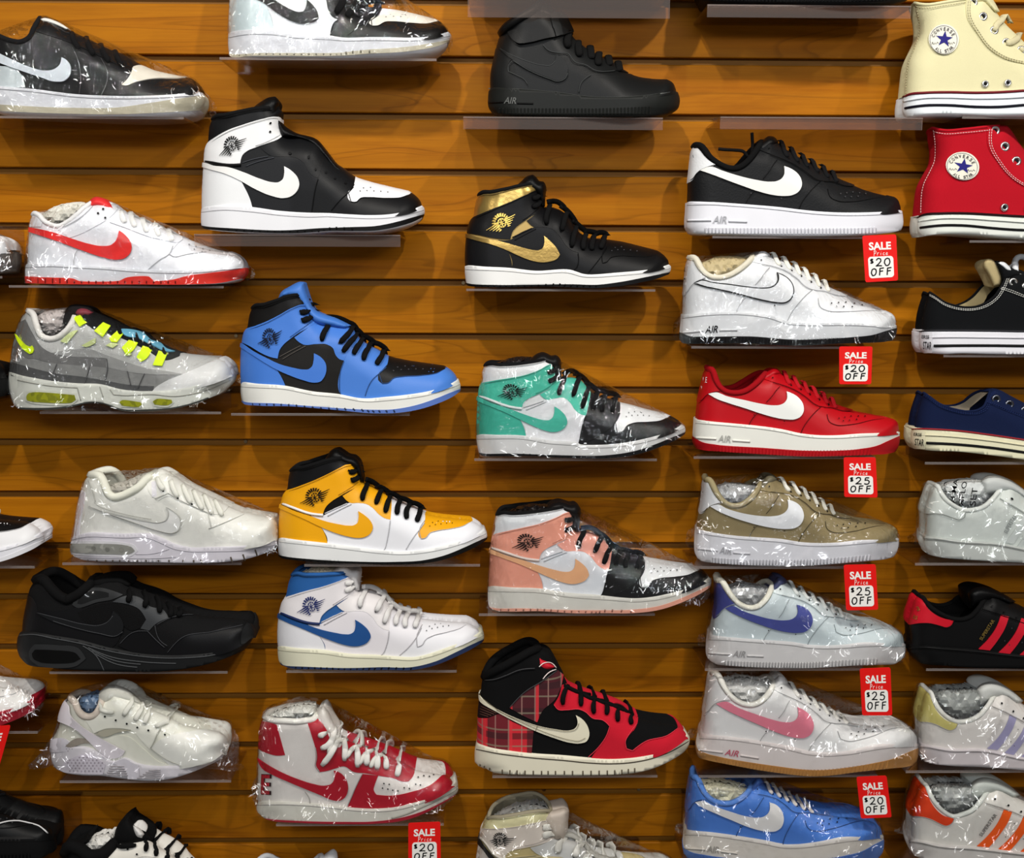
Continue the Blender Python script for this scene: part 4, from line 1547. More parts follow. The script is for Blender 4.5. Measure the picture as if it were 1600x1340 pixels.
# ------------------------------------------------------------------ sale cards
STROKES = {
    '$': ['.82,.22 .5,.1 .2,.25 .3,.45 .7,.55 .8,.78 .5,.92 .15,.8', '.5,0 .5,1'],
    '2': ['.1,.25 .35,.03 .75,.08 .8,.35 .45,.7 .05,.97 .5,.93 .95,.97'],
    '0': ['.55,.03 .2,.2 .08,.6 .3,.95 .7,.9 .92,.5 .8,.12 .5,.03'],
    '5': ['.85,.05 .3,.06', '.3,.06 .22,.45 .6,.38 .88,.6 .75,.9 .4,.99 .1,.9'],
    'O': ['.6,.05 .2,.2 .05,.65 .25,.97 .65,.9 .92,.5 .85,.15 .55,.05'],
    'F': ['.25,.02 .15,1', '.2,.06 .95,.0', '.2,.45 .8,.40'],
    'P': ['.3,.1 .15,1', '.1,.2 .5,.0 .9,.15 .7,.5 .3,.55'], 'r': ['.1,.5 .3,.5 .2,1', '.3,.65 .6,.45 .9,.5'], 'i': ['.5,.5 .4,1', '.6,.25 .62,.3'],
    'c': ['.85,.55 .4,.5 .15,.8 .4,1 .9,.9'], 'e': ['.15,.8 .7,.75 .8,.55 .45,.48 .15,.75 .35,1 .9,.9'],
}
RED, INKB = M('rubber', (226, 22, 18)), M('print', (18, 18, 20))
CARDW = M('print', (238, 236, 230))


def sale_card(quad, amount, label, y=-0.1145, gfx=None):
    q = np.array(quad, float)  # corners: top left, top right, bottom right, bottom left
    w3 = unproj(q, y)
    r = bpy.data.objects.new('sale_card', None)
    b = w3.mean(0)
    r.location = b
    r.empty_display_size = 0.02
    COL.objects.link(r)
    tag(r, label, 'price card', 'red sale cards hanging from the shelves')

    def at(p, off):
        p = np.atleast_2d(p)
        u, v = p[:, 0:1], p[:, 1:2]
        a = w3[0] * (1 - u) * (1 - v) + w3[1] * u * (1 - v) + w3[2] * u * v + w3[3] * (1 - u) * v
        a[:, 1] -= off
        return a - b

    def rr(x0, y0, x1, y1, rx, ry):
        o = []
        for cx, cy, a0 in ((x1 - rx, y1 - ry, 0), (x0 + rx, y1 - ry, 90), (x0 + rx, y0 + ry, 180), (x1 - rx, y0 + ry, 270)):
            for k in range(5):
                a = math.radians(a0 + 22.5 * k)
                o.append((cx + rx * math.cos(a), cy + ry * math.sin(a)))
        return np.array(o)

    def plate(nm, o, z0, z1, m):
        n = len(o)
        V = np.vstack([at(o, z1), at(o, z0)])
        link(nm, V, [tuple(range(n))[::-1], tuple(range(n, 2 * n))] + [(i, (i + 1) % n, n + (i + 1) % n, n + i) for i in range(n)], m, r, smooth=False)
    plate('card', rr(0, 0, 1, 1, 0.06, 0.045), 0, 0.0008, RED)
    plate('price_panel', rr(0.12, 0.46, 0.88, 0.92, 0.09, 0.07), 0.0008, 0.0012, CARDW)
    V, Fc = text_mesh('SALE', 0.035)
    v = at(V * [0.66, -0.17] + [0.5, 0.235], 0.0011)
    link('sale_lettering', v, [f[::-1] if np.cross(v[f[1]] - v[f[0]], v[f[2]] - v[f[0]])[1] > 0 else f for f in Fc], CARDW, r, smooth=False)

    def write(nm, txt, x0, y0, cw, ch, gapx, wd, m, z, slant=0.0, sizes=None):
        bag = Bag()
        x = x0
        asp = np.linalg.norm(w3[3] - w3[0]) / np.linalg.norm(w3[1] - w3[0])
        for i, c in enumerate(txt):
            k = (sizes or {}).get(i, 1.0)
            for st in STROKES[c]:
                p = P(st) * [cw * k, ch * k] + [x, y0 + 0.0]
                p[:, 0] -= (p[:, 1] - y0) * slant
                p = crom(p, 0.02)
                a = at(p, z)
                vv, ff = tube(a, np.tile([0, -1.0, 0.01], (len(a), 1)), wd, 0.0001, 4)
                bag.put(vv, ff)
            x += cw * k + gapx
        link(nm, bag.V, bag.F, m, r, smooth=False)
    write('price_script', 'Price', 0.30, 0.33, 0.075, 0.105, 0.012, 0.0003, CARDW, 0.0011, 0.08, {0: 1.15})
    write('price_handwriting', '$' + amount, 0.17, 0.50, 0.2, 0.17, 0.05, 0.00085, INKB, 0.0014, 0.05, {0: 0.62})
    write('off_handwriting', 'OFF', 0.19, 0.71, 0.17, 0.16, 0.06, 0.00085, INKB, 0.0014, 0.05)
    return r


# ------------------------------------------------------------------ the shoes, row by row
ITEMS = []  # (shoe, shelf left px, shelf right px, lip, shelf label)


def put(s, xa, xb, label, lip=False):
    ITEMS.append((s, xa, xb, lip, label))
    return s


PAPER, SILVER, TAN = (214, 208, 190), (176, 178, 180), (196, 180, 140)
RUSTK = (24, 24, 26)

# --- low sneakers with the thick cup sole, right of the middle
put(air_force('low_top_sneaker', 'black low sneaker with white side mark and white sole, laces poking up', kind='tumbled', body=(27, 28, 30), tab=(226, 228, 230), logo=(228, 228, 224), sole=(226, 227, 234),
              lace=RUSTK, lining=(14, 14, 15), tongue=(22, 22, 23), stray=True,
              letters=[('V', (136, 190), 26, 14, -50, M('print', INK), 0.0026), ('I', (124, 260), 10, 16, 0, M('print', INK), 0.0026)]),
    1106, 1340, 'clear shelf under the black low sneaker with white side mark')
put(air_force('low_top_sneaker', 'white low sneaker with black outlined side mark and black outsole, in plastic', o=(1050, 380),
              lm='68,480 75,655 800,672 1475,560 760,522 120,92 320,212 530,105 590,62 685,190 730,392 150,262 1460,520 1140,335 1330,405 225,232 1440,640',
              outline=(16, 16, 18), out=(22, 22, 24), lace=(232, 230, 220), lining=(214, 208, 190), air=(20, 20, 22), stuff=(TAN, 'beige paper inside the white sneaker with black outlined mark'),
              letters=[('L', (114, 190), 14, 26, 10, M('print', INK), 0.0026), ('.', (112, 250), 8, 12, 0, M('print', INK), 0.0026)], film=True),
    1078, 1330, 'clear shelf under the white sneaker with black outlined mark')
put(air_force('low_top_sneaker', 'red leather low sneaker with white side mark and white midsole', o=(1070, 550), sc=4.444,
              lm='70,475 85,670 850,722 1490,590 820,572 165,112 360,272 550,165 620,120 703,275 735,465 175,290 1478,520 1150,400 1320,425 240,280 1450,700',
              body=(178, 10, 22), logo=(232, 234, 230), sole=(228, 228, 220), out=(172, 14, 24), lace=(180, 16, 28), lining=(150, 8, 18), tongue=(170, 10, 22),
              letters=[('KE', (138, 190), 34, 36, -8, M('print', WHITE), 0.0026), ('v', (122, 250), 16, 30, -8, M('print', WHITE), 0.0026)]),
    1086, 1371, 'clear shelf under the red leather low sneaker')
put(air_force('low_top_sneaker', 'khaki low sneaker with white side mark, wrapped in plastic', o=(1070, 720), sc=4.571,
              lm='80,492 100,710 850,748 1530,590 820,585 150,125 350,312 530,200 600,95 735,275 760,480 195,330 1510,520 1170,400 1370,420 262,300 1480,690',
              kind='suede', body=(140, 126, 92), tab=(226, 228, 232), logo=(228, 230, 234), sole=(226, 226, 232), lace=(230, 228, 218), lining=(150, 138, 104), tongue=(104, 98, 80),
              stuff=(SILVER, 'silver film stuffed in the khaki sneaker'), letters=[('v', (128, 200), 20, 12, -30, M('print', INK), 0.0026)], film=True),
    1092, 1372, 'clear shelf under the khaki low sneaker')
put(air_force('low_top_sneaker', 'pale blue low sneaker with violet side mark and heel tab, in plastic', o=(1090, 880), sc=4.706,
              lm='75,545 95,730 850,768 1535,630 810,605 140,115 390,318 545,200 600,95 725,305 770,502 225,330 1505,560 1180,410 1350,425 270,300 1480,735',
              body=(196, 208, 212), tab=(66, 72, 140), logo=(70, 78, 148), sole=(220, 218, 218), lace=(214, 218, 216), lining=(222, 220, 206), tongue=(60, 66, 100), eyestay=(204, 214, 216),
              stuff=(SILVER, 'silver film stuffed in the pale blue sneaker'), film=True),
    1113, 1370, 'clear shelf under the pale blue sneaker')
put(air_force('low_top_sneaker', 'white low sneaker with pink side mark and tan gum outsole, in plastic', o=(1070, 1030),
              lm='95,515 100,640 850,768 1536,590 820,610 180,80 420,290 590,175 620,110 738,312 770,512 215,285 1518,530 1180,430 1395,390 295,270 1500,700',
              body=(224, 224, 224), logo=(222, 128, 148), sole=(226, 218, 216), out=(186, 134, 72), lace=(228, 226, 220), lining=(224, 222, 214), air=(190, 90, 110),
              stuff=((200, 200, 198), 'white crumpled film inside the pink marked sneaker'), film=True),
    1108, 1400, 'clear shelf under the pink marked sneaker')
put(air_force('low_top_sneaker', 'sky blue patent low sneaker with white side mark, in plastic at the bottom', o=(1050, 1190),
              lm='85,470 95,630 800,700 1390,520 740,555 140,95 340,262 520,195 560,105 640,262 660,450 160,258 1375,450 1020,330 1230,340 225,255 1360,640',
              body=(74, 124, 206), logo=(226, 224, 222), sole=(222, 216, 208), out=(84, 120, 190), lace=(222, 214, 206), lining=(80, 124, 196), tongue=(64, 100, 170),
              stuff=((206, 204, 180), 'cream paper inside the sky blue sneaker'), film=True),
    1090, 1360, 'clear shelf under the sky blue sneaker')

# --- winged badge high tops
put(high_top('high_top_sneaker', 'black and white high top with white ankle flap, toe and heel', o=(300, 0), sc=3.526,
             lm='52,1150 52,1245 700,1280 1278,1165 740,1172 115,655 478,645 265,902 510,920 545,1085 715,905 875,1108 893,1015 1200,1060 335,1150 75,900 660,1168 492,745 450,535 665,770',
             collar=(26, 27, 29), flap=(224, 225, 226), gap=(24, 25, 27), eyestay=(24, 25, 27), quarter=(32, 33, 36), heel=(224, 226, 228), logo=(228, 228, 226), trim=(16, 16, 17), stay=(26, 27, 29),
             toebox=(228, 229, 232), guard=(24, 24, 26), sole=(226, 227, 231), out=(18, 18, 20), lace=(20, 20, 21), tongue=(18, 18, 19), badge=(24, 24, 26), laces=False,
             bigtongue='400,190 395,130 420,85 450,55 490,45 540,70 570,120 640,200 700,270 790,345 880,395 960,440 1080,500 1000,510 850,430 720,340 640,320 590,180'),
    313, 628, 'clear shelf under the black and white high top', lip=0.0125)
put(high_top('high_top_sneaker', 'black mid sneaker with gold collar, gold side mark and gold badge', o=(700, 260), sc=4.2105,
             lm='110,655 120,770 760,790 1462,680 900,708 205,185 600,155 410,475 632,460 665,628 845,510 - 1050,520 1385,565 - 135,450 840,675 610,270 555,55 740,290',
             collar=(190, 160, 92), collar_kind='foil', flap=(20, 20, 22), gap=(184, 156, 92), eyestay=(18, 18, 20), quarter=(20, 20, 22), heel=(26, 26, 28), logo=(186, 154, 88), logo_kind='foil', trim=None,
             stay=(19, 19, 21), toebox=(17, 17, 18), guard=(18, 18, 19), sole=(232, 232, 230), out=(18, 18, 20), lace=(16, 16, 17), tongue=(15, 15, 16), badge=(190, 160, 80), badge_kind='foil'),
    729, 1020, 'clear shelf under the black and gold mid sneaker')
put(high_top('high_top_sneaker', 'bright blue and black mid sneaker with tall blue tongue', o=(350, 430), sc=4.1026,
             lm='107,690 115,810 900,872 1512,710 880,790 185,208 530,190 345,530 578,502 620,682 808,450 1010,688 1048,570 1415,590 395,715 125,440 745,760 580,290 500,45 790,340',
             collar=(28, 27, 27), flap=(68, 120, 204), gap=(30, 29, 28), eyestay=(68, 120, 204), quarter=(40, 38, 36), heel=(66, 118, 202), logo=(66, 118, 204), stay=(70, 122, 204), toebox=(24, 24, 25),
             guard=(70, 124, 206), sole=(228, 228, 222), out=(88, 116, 186), lace=(16, 16, 18), tongue=(66, 118, 198), badge=(18, 24, 44),
             bigtongue='345,150 350,110 400,75 465,46 500,45 560,90 650,190 740,280 790,330 760,355 700,340 640,300 600,210 540,165 450,140'),
    361, 640, 'clear shelf under the bright blue and black mid sneaker')
put(high_top('high_top_sneaker', 'mint green, white and black mid sneaker, wrapped in plastic', o=(720, 530), sc=4.3243,
             lm='105,650 125,770 780,802 1515,610 800,710 165,175 625,160 410,465 632,455 660,620 858,430 1060,628 1075,475 1400,515 440,660 130,395 805,695 655,285 555,90 760,260',
             collar=(230, 230, 232), flap=(72, 184, 160), gap=(222, 222, 224), eyestay=(72, 184, 160), quarter=(228, 228, 232), heel=(66, 178, 156), logo=(72, 182, 160), trim=(228, 230, 232), stay=(34, 34, 36),
             toebox=(220, 222, 224), guard=(34, 34, 36), sole=(222, 222, 222), out=(22, 22, 24), lace=(22, 22, 24), tongue=(30, 28, 28), badge=(14, 16, 18),
             stuff=((46, 40, 40), 'black film stuffed in the mint green sneaker'), film=True),
    741, 1028, 'clear shelf under the mint green sneaker')
put(high_top('high_top_sneaker', 'yellow and white mid sneaker with black collar and black laces',
             collar=(26, 26, 28), flap=(234, 164, 14), gap=(24, 22, 20), eyestay=(234, 166, 18), quarter=(230, 231, 236), heel=(236, 166, 14), logo=(240, 170, 20), trim=(232, 232, 232), stay=(230, 231, 236),
             toebox=(232, 164, 18), guard=(230, 231, 236), sole=(230, 231, 230), out=(20, 20, 20), lace=(14, 14, 15), tongue=(16, 16, 17), badge=(30, 22, 12)),
    470, 750, 'clear shelf under the yellow and white mid sneaker')
put(high_top('high_top_sneaker', 'salmon pink, white and black mid sneaker in crinkled plastic', o=(740, 770), sc=4.2105,
             lm='95,620 100,755 800,797 1560,590 880,680 155,140 652,118 430,440 668,432 690,590 893,440 1110,620 1125,480 1475,500 455,640 125,375 848,670 660,260 560,55 800,280',
             collar=(226, 230, 234), flap=(232, 160, 138), gap=(222, 224, 228), eyestay=(230, 160, 144), quarter=(224, 228, 234), heel=(232, 160, 138), logo=(232, 178, 134), trim=(232, 222, 216), stay=(32, 32, 33),
             toebox=(214, 216, 218), guard=(28, 28, 30), sole=(222, 220, 212), out=(234, 168, 146), lace=(20, 20, 22), tongue=(28, 26, 26), badge=(40, 26, 24),
             stuff=((34, 30, 30), 'black film stuffed in the salmon pink sneaker'), film=True, flaps=['1310,760 1420,735 1560,715 1575,745 1540,800 1470,828 1380,818']),
    748, 1030, 'clear shelf under the salmon pink sneaker')
put(high_top('high_top_sneaker', 'white mid sneaker with dark blue collar and side mark, cream sole', o=(420, 870),
             lm='62,640 75,770 750,805 1535,570 900,712 170,125 600,140 360,475 618,447 660,628 860,440 1060,640 1095,480 1420,465 405,675 85,415 810,700 612,240 540,62 780,270',
             collar=(40, 92, 156), flap=(226, 222, 224), gap=(44, 92, 152), eyestay=(224, 220, 220), quarter=(226, 222, 226), heel=(226, 226, 230), logo=(34, 78, 138), trim=(30, 44, 86), stay=(226, 224, 228),
             toebox=(226, 226, 230), guard=(228, 228, 232), sole=(222, 220, 196), out=(40, 52, 84), lace=(226, 224, 222), tongue=(206, 204, 204), badge=(34, 44, 96), lining=(40, 92, 156),
             stuff=((204, 200, 184), 'cream paper inside the white and dark blue sneaker')),
    437, 712, 'clear shelf under the white and dark blue mid sneaker')
put(high_top('high_top_sneaker', 'white high top with black side mark and black toe, wrapped, at the top edge', o=(300, 0), sc=3.526,
             lm='200,185 205,300 800,318 1420,205 830,205 263,-310 626,-320 413,-63 635,5 650,130 830,60 990,140 1040,70 1350,110 452,175 223,-65 765,190 638,-220 603,-430 808,-195',
             collar=(26, 27, 29), flap=(224, 226, 228), gap=(224, 226, 228), eyestay=(24, 25, 27), quarter=(224, 228, 232), heel=(206, 220, 224), logo=(24, 24, 26), trim=(24, 24, 25), stay=(28, 28, 30),
             toebox=(218, 216, 208), guard=(26, 25, 25), sole=(216, 218, 224), out=(190, 184, 164), lace=(20, 20, 21), tongue=(20, 20, 21), badge=INK, heel_kind='pearl', film=True),
    360, 685, 'clear shelf under the white high top at the top edge')
put(high_top('high_top_sneaker', 'off white high top with beige panels and white ankle flap, wrapped, at the bottom edge', o=(720, 1220), sc=4.444,
             lm='82,775 95,905 770,940 1555,705 920,847 190,262 625,272 300,540 638,582 680,763 880,575 1080,775 1115,615 1440,600 425,810 140,400 830,835 648,385 620,130 800,405',
             collar=(222, 216, 172), flap=(220, 210, 200), gap=(196, 180, 130), eyestay=(196, 196, 194), quarter=(206, 192, 150), heel=(222, 214, 206), logo=(40, 38, 36), trim=(222, 216, 206), stay=(200, 200, 196),
             toebox=(222, 218, 206), guard=(200, 198, 192), sole=(222, 218, 204), out=(190, 180, 150), lace=(226, 224, 216), tongue=(190, 178, 166), badge=INK, lining=(150, 142, 120),
             bigtongue='470,190 520,120 590,95 650,88 690,110 712,180 720,260 700,330 650,330 600,230', stuff=((150, 152, 150), 'silver film stuffed in the off white high top'), film=True),
    770, 1040, 'clear shelf under the off white high top at the bottom edge')

# --- black and white low one with a pearly heel, top left
s = Shoe('low_top_sneaker', 'black low sneaker with pearly white side mark and heel, wrapped, in the top left corner', LOW, None)
s.upper(M(L, (28, 28, 30)), M(K, (30, 30, 32)), M(K, (30, 30, 32)))
s.sole(M(R_, (214, 216, 222)))
s.panel('outsole', '-130,615 0,622 200,634 440,642 700,640 900,612 1050,588 1240,566 1300,760 700,800 -180,780', M(R_, (184, 178, 158)), 0.0007, 0.002, 'sole', 6)
s.pillow('tongue', '190,200 225,125 245,98 320,115 420,178 460,205 380,230 290,170 230,240', M(L, (20, 20, 22)), 0.024, 0.010)
s.pillow('tongue_tag', '238,112 262,106 340,128 410,170 395,180 320,150 250,128', M(K, (220, 220, 214)), 0.012, 0.006, yc=YC - 0.0135)
s.panel('heel_counter', '-130,520 -120,330 0,392 80,402 130,450 150,520', M('pearl', (206, 216, 220)))
s.panel('eyestay', '215,190 250,120 420,200 620,285 760,345 800,400 740,400 600,340 450,270 330,225', M(L, (24, 24, 26)))
s.panel('toe_box', '725,505 762,470 792,400 830,390 900,412 1090,450 1110,458 1060,466 900,472 810,490 748,510', M(L, (212, 208, 196)))
s.panel('side_check', '-95,270 0,318 100,368 200,408 270,424 330,414 360,390 372,345 400,360 425,400 420,450 390,482 330,488 240,460 120,420 0,375 -95,330', M('pearl', (212, 220, 228)), 0.0034)
s.seam('stitching', ['430,280 470,380 480,470 470,560', '600,345 640,440 600,570'], M('print', (70, 70, 74)), 0.0004, 0.0024)
s.seam('welt_line', ['-110,522 0,530 200,547 450,577 650,587 850,586 1050,577 1215,566'], seam_of((214, 216, 222)), 0.0006, 0.0004, 'sole')
s.laces('470,290 440,240 425,195;560,325 530,275 515,225;650,365 615,310 600,265;730,395 700,345 685,305', M('lace', (22, 22, 24)), 32)
s.wrap()
put(s, -30, 303, 'clear shelf under the black low sneaker in the top left corner')

# --- white low sneaker with red mark
s = Shoe('low_top_sneaker', 'white low sneaker with red side mark and red outsole, wrapped in plastic', DUNKLOW, None)
W1, RD = (226, 228, 234), (222, 46, 44)
s.upper(M(L, W1), M(K, (214, 214, 210)), M(K, (222, 222, 222)))
s.sole(M(R_, (222, 224, 230)))
s.panel('outsole', '130,526 250,532 430,541 458,553 700,551 730,536 870,530 890,548 1010,545 1080,526 1200,509 1340,492 1450,474 1520,700 700,720 80,700', M(R_, (222, 52, 40)), 0.0009, 0.002, 'sole', 6)
s.seam('tread_gaps', ['%d,%d %d,%d' % (x, 538 if x < 430 else 553, x, 572) for x in range(180, 1060, 42)], M('print', (120, 16, 16)), 0.0009, 0.0012, 'sole')
s.pillow('tongue', '495,140 512,98 550,66 600,72 640,95 690,140 640,160 560,130', M(L, (218, 50, 52)), 0.022, 0.008)
s.panel('heel_tab', '160,245 165,200 195,150 225,168 250,205 240,240 200,240', M(L, W1))
s.panel('ankle_strap', '330,245 400,215 470,165 540,100 600,85 668,108 680,140 640,185 560,235 460,285 400,305 380,285', M(L, W1))
s.panel('eyestay', '640,215 690,140 760,170 940,245 1062,292 1060,318 1035,335 1000,330 860,298 740,252', M(L, W1), 0.0018)
s.panel('toe_guard', '860,500 900,440 960,400 1000,372 1020,340 1060,310 985,395 1000,410 1080,400 1180,385 1300,392 1400,380 1460,470 1200,520', M(L, (222, 224, 230)))
s.panel('side_check', '178,243 300,268 420,308 520,338 600,351 650,345 680,320 690,290 696,264 740,298 768,345 762,390 732,420 680,431 600,416 480,376 330,321 178,270', M(L, RD), 0.0030)
s.seam('stitching', ['430,470 430,420 450,372', '860,490 930,430 985,395 1005,350', '330,250 400,225 480,175 545,112', '985,398 1010,412 1090,398 1200,385'], seam_of(W1), 0.0005, 0.0026)
s.seam('welt_line', ['148,476 300,470 430,477 600,486 800,502 1000,509 1200,502 1330,486 1424,480'], seam_of(W1), 0.0006, 0.0004, 'sole')
s.laces('725,215 712,185 702,150;785,240 770,205 760,172;855,270 840,232 828,205;925,292 912,262 902,236;1000,322 990,292 980,272', M('lace', (232, 232, 230)), 34)
s.dots('lace_holes', '600,135 570,160 612,186', 7, M('print', INK), 0.0034)
s.dots('vent_holes', '1100,340 1140,352 1180,365 1220,375 1130,368 1175,382', 4, M('print', (150, 150, 154)), 0.0024)
s.stuffing('225,185 300,130 400,100 500,100 530,125 450,190 390,225 320,240 260,215', M('paper', (218, 216, 206)), 'white paper inside the white and red sneaker')
s.wrap()
put(s, 25, 355, 'clear shelf under the white and red low sneaker')

# --- grey runner with lime loops
s = Shoe('running_shoe', 'grey layered running shoe with lime lace loops and lime air windows, in plastic', AM95, None)
s.upper(M('mesh', (186, 187, 186)), M(K, (206, 204, 200)), M(K, (210, 208, 204)), 0.0045)
s.sole(M(R_, (218, 220, 212)))
s.pillow('tongue', '355,800 375,730 410,695 460,690 540,715 560,760 480,800 420,830', M(K, (34, 30, 32)), 0.022, 0.012)
s.pillow('tongue_badge', '430,740 450,718 510,718 540,738 520,765 455,768', M(R_, (120, 50, 60)), 0.010, 0.008, yc=YC - 0.016)
s.panel('lace_bed', '470,770 520,720 640,765 740,825 850,878 960,940 1050,972 1045,990 970,1015 850,955 700,885 560,845 500,805', M(K, (24, 24, 26)))
s.panel('heel_panel', '50,1040 85,900 100,800 150,780 190,858 240,935 300,972 400,992 510,997 620,1002 620,1062 500,1050 320,1035 150,1005 70,1030', M('suede', (112, 112, 112)))
s.panel('grey_layer', '60,1035 75,985 150,1003 320,1033 500,1048 620,1058 800,1092 1080,1100 1000,1150 900,1180 760,1165 615,1135 500,1115 310,1090 150,1050', M('suede', (134, 135, 134)))
s.panel('dark_layer', '40,1110 62,1022 150,1048 310,1088 500,1113 615,1133 760,1158 900,1165 880,1230 600,1230 300,1190', M('suede', (80, 81, 82)))
s.panel('upper_layer', '300,972 400,955 520,950 620,985 720,1020 850,1060 1000,1085 1075,1100 800,1090 620,1055 620,1003 510,997 400,992', M(K, (152, 153, 152)))
s.panel('toe_guard', '870,1230 900,1180 960,1140 1060,1100 1180,1050 1262,1012 1310,990 1400,1100 1200,1230', M(L, (204, 205, 205)))
s.panel('toe_bumper', '1332,1165 1335,1130 1352,1075 1380,1070 1390,1130', M(R_, (70, 84, 88)), 0.0032)
s.panel('side_check', '98,862 130,898 160,928 183,938 193,930 203,955 196,974 180,979 150,957 118,914', M(L, (214, 240, 30)), 0.0032)
LIME = M('lace', (212, 240, 30))
for q in ('430,778 478,758 508,800 470,826', '550,848 600,804 642,824 602,884', '638,890 680,854 716,870 684,916 650,912', '712,946 750,906 802,922 772,968 740,986',
          '798,1000 830,940 884,958 852,1012 820,1028', '892,1048 920,970 972,986 945,1054'):
    s.panel('lace_loop', q, LIME, 0.0040, 0.0016)
for q in ('355,905 425,848 458,842 392,918', '478,930 560,885 560,915 500,938', '620,930 650,915 690,925 660,945', '725,980 760,962 770,985 740,990'):
    s.panel('faded_lace_loop', q, M('lace', (202, 214, 150)), 0.0030, 0.0012)
s.panel('blue_lace_band', '690,848 740,850 830,875 872,912 925,930 960,960 1015,978 960,978 900,950 850,925 800,900 730,885', M(L, (98, 160, 186)), 0.0050)
s.laces('800,905 790,870 780,845;880,955 868,918 858,888;960,985 948,958 940,935;700,865 690,830 680,800', M('lace', (20, 20, 22)), 26)
s.seam('layer_seams', ['330,1035 310,1088', '320,1085 300,1140', '520,1050 505,1110 490,1150', '620,1005 625,1060 612,1130', '740,1078 760,1158', '840,1092 800,1180'], M('print', (84, 84, 86)), 0.0006, 0.0030)
OLIVE = M('patent', (136, 140, 30))
for q, g in (('148,1228 160,1200 200,1190 442,1208 456,1245 425,1270 185,1264 152,1250', '160,1226 170,1207 200,1200 436,1216 444,1244 420,1260 190,1254 164,1246'),
             ('688,1256 706,1238 822,1250 838,1270 818,1292 706,1286', '698,1257 712,1247 820,1258 828,1270 814,1283 712,1277'), ('882,1252 906,1232 1002,1236 1014,1260 988,1282 896,1280', '892,1254 910,1241 1000,1244 1005,1260 984,1273 902,1271')):
    s.panel('window_frame', q, M(R_, (214, 216, 204)), 0.0014, 0.001, 'sole')
    s.panel('air_window', g, OLIVE, 0.0022, 0.0006, 'sole')
s.seam('midsole_groove', ['640,1185 660,1215 720,1220 900,1215 1000,1225 1200,1190 1340,1130', '100,1130 300,1165 450,1175 470,1250', '580,1170 600,1230'], M('print', (160, 160, 152)), 0.0007, 0.0005, 'sole')
s.panel('outsole', '60,1285 200,1292 400,1280 530,1255 600,1262 700,1296 850,1300 1010,1288 1100,1268 1210,1230 1230,1260 1000,1340 60,1330', M(R_, (60, 62, 58)), 0.0006, 0.001, 'sole', 6)
s.stuffing('205,775 250,735 330,715 390,710 385,800 340,865 290,875 250,850', M('paper', (196, 188, 186)), 'clear film bunched in the grey running shoe')
s.wrap(flaps=['1040,1260 1120,1225 1200,1205 1180,1250 1150,1270 1135,1318 1110,1285', '62,1235 100,1255 150,1275 150,1305 110,1295'])
put(s, 62, 345, 'clear shelf under the grey running shoe with lime loops')

# --- white runner with a long heel window
s = Shoe('running_shoe', 'white running shoe with one long grey heel window, in plastic', LTD, None)
W2 = (226, 226, 220)
s.upper(M(L, W2), M(K, (218, 218, 204)), M(K, (222, 222, 208)), 0.006)
s.sole(M(R_, (226, 222, 230)))
s.pillow('tongue', '800,150 840,85 880,52 920,42 960,60 1010,95 960,130 880,170', M(L, (222, 222, 214)), 0.022, 0.010)
s.panel('heel_clip', '405,440 425,340 445,220 462,160 485,180 480,240 460,330 450,440', M(L, (226, 222, 230)))
s.panel('eyestay', '830,110 880,70 980,75 1100,150 1210,205 1300,255 1260,300 1190,300 1100,262 1010,225 960,200 900,225 850,180', M(L, W2))
s.panel('lace_loop_patch', '860,120 890,115 892,200 865,205', M(L, (220, 218, 224)))
s.panel('toe_guard', '1060,500 1120,440 1180,385 1270,350 1390,300 1500,300 1620,330 1620,460 1400,520', M(L, W2))
lg = '505,258 600,289 720,319 840,344 905,350 945,334 957,300 945,262 990,290 1022,322 1027,362 1010,396 980,409 900,396 780,356 650,311'
s.panel('side_check', lg, M('patent', (226, 226, 224)), 0.0030)
s.seam('side_check_edge', [lg + ' 505,258'], seam_of(W2, 0.72), 0.0006, 0.0040)
s.seam('stitching', ['535,235 560,255 700,300 860,330', '540,232 530,190 500,110', '880,215 955,182 1010,215 1180,292 1200,380', '1185,385 1270,352 1390,300'], seam_of(W2, 0.75), 0.0006, 0.0026)
s.seam('midsole_groove', ['410,447 480,432 700,436 850,440 920,468 980,496 1060,512 1200,514 1400,505 1580,470', '420,545 700,552 900,552 1000,545', '770,530 900,520 960,500'], seam_of((226, 222, 230), 0.8), 0.0008, 0.0004, 'sole')
s.panel('window_frame', '396,455 700,462 765,480 784,510 750,538 600,540 400,530', M(R_, (226, 224, 228)), 0.0010, 0.001, 'sole')
s.panel('air_window', '396,468 700,475 750,488 768,510 740,526 620,528 400,516', M('patent', (150, 150, 144)), 0.0018, 0.0006, 'sole')
s.dots('air_pillars', '530,497 610,502 690,505', 14, M('print', (120, 120, 114)), 0.0022, 'sole')
s.seam('tread_gaps', ['%d,562 %d,584' % (x, x) for x in (455, 500, 550, 600, 640, 680, 730, 780, 830, 900, 960, 1040, 1100)] + ['1140,560 1150,584', '1310,545 1320,578', '1380,530 1392,566', '1450,505 1462,540'], M('print', (90, 80, 70)), 0.0011, 0.0008, 'sole')
s.laces('930,165 905,130 890,95;1010,205 985,160 968,110;1085,240 1060,190 1035,135;1150,275 1120,215 1095,165;1205,300 1180,240 1155,190;1262,310 1240,262 1215,220', M('lace', (230, 230, 220)), 32)
s.dots('lace_holes', '927,170 1010,212 1090,245', 6, M('print', INK), 0.0036)
s.stuffing('590,150 640,130 720,110 800,75 860,60 830,120 780,165 720,195 650,210 620,190', M('paper', (190, 186, 176)), 'clear film bunched in the white running shoe')
s.wrap(flaps=['1470,500 1530,470 1580,440 1578,480 1550,535 1500,520'])
put(s, 85, 370, 'clear shelf under the white running shoe with the heel window')

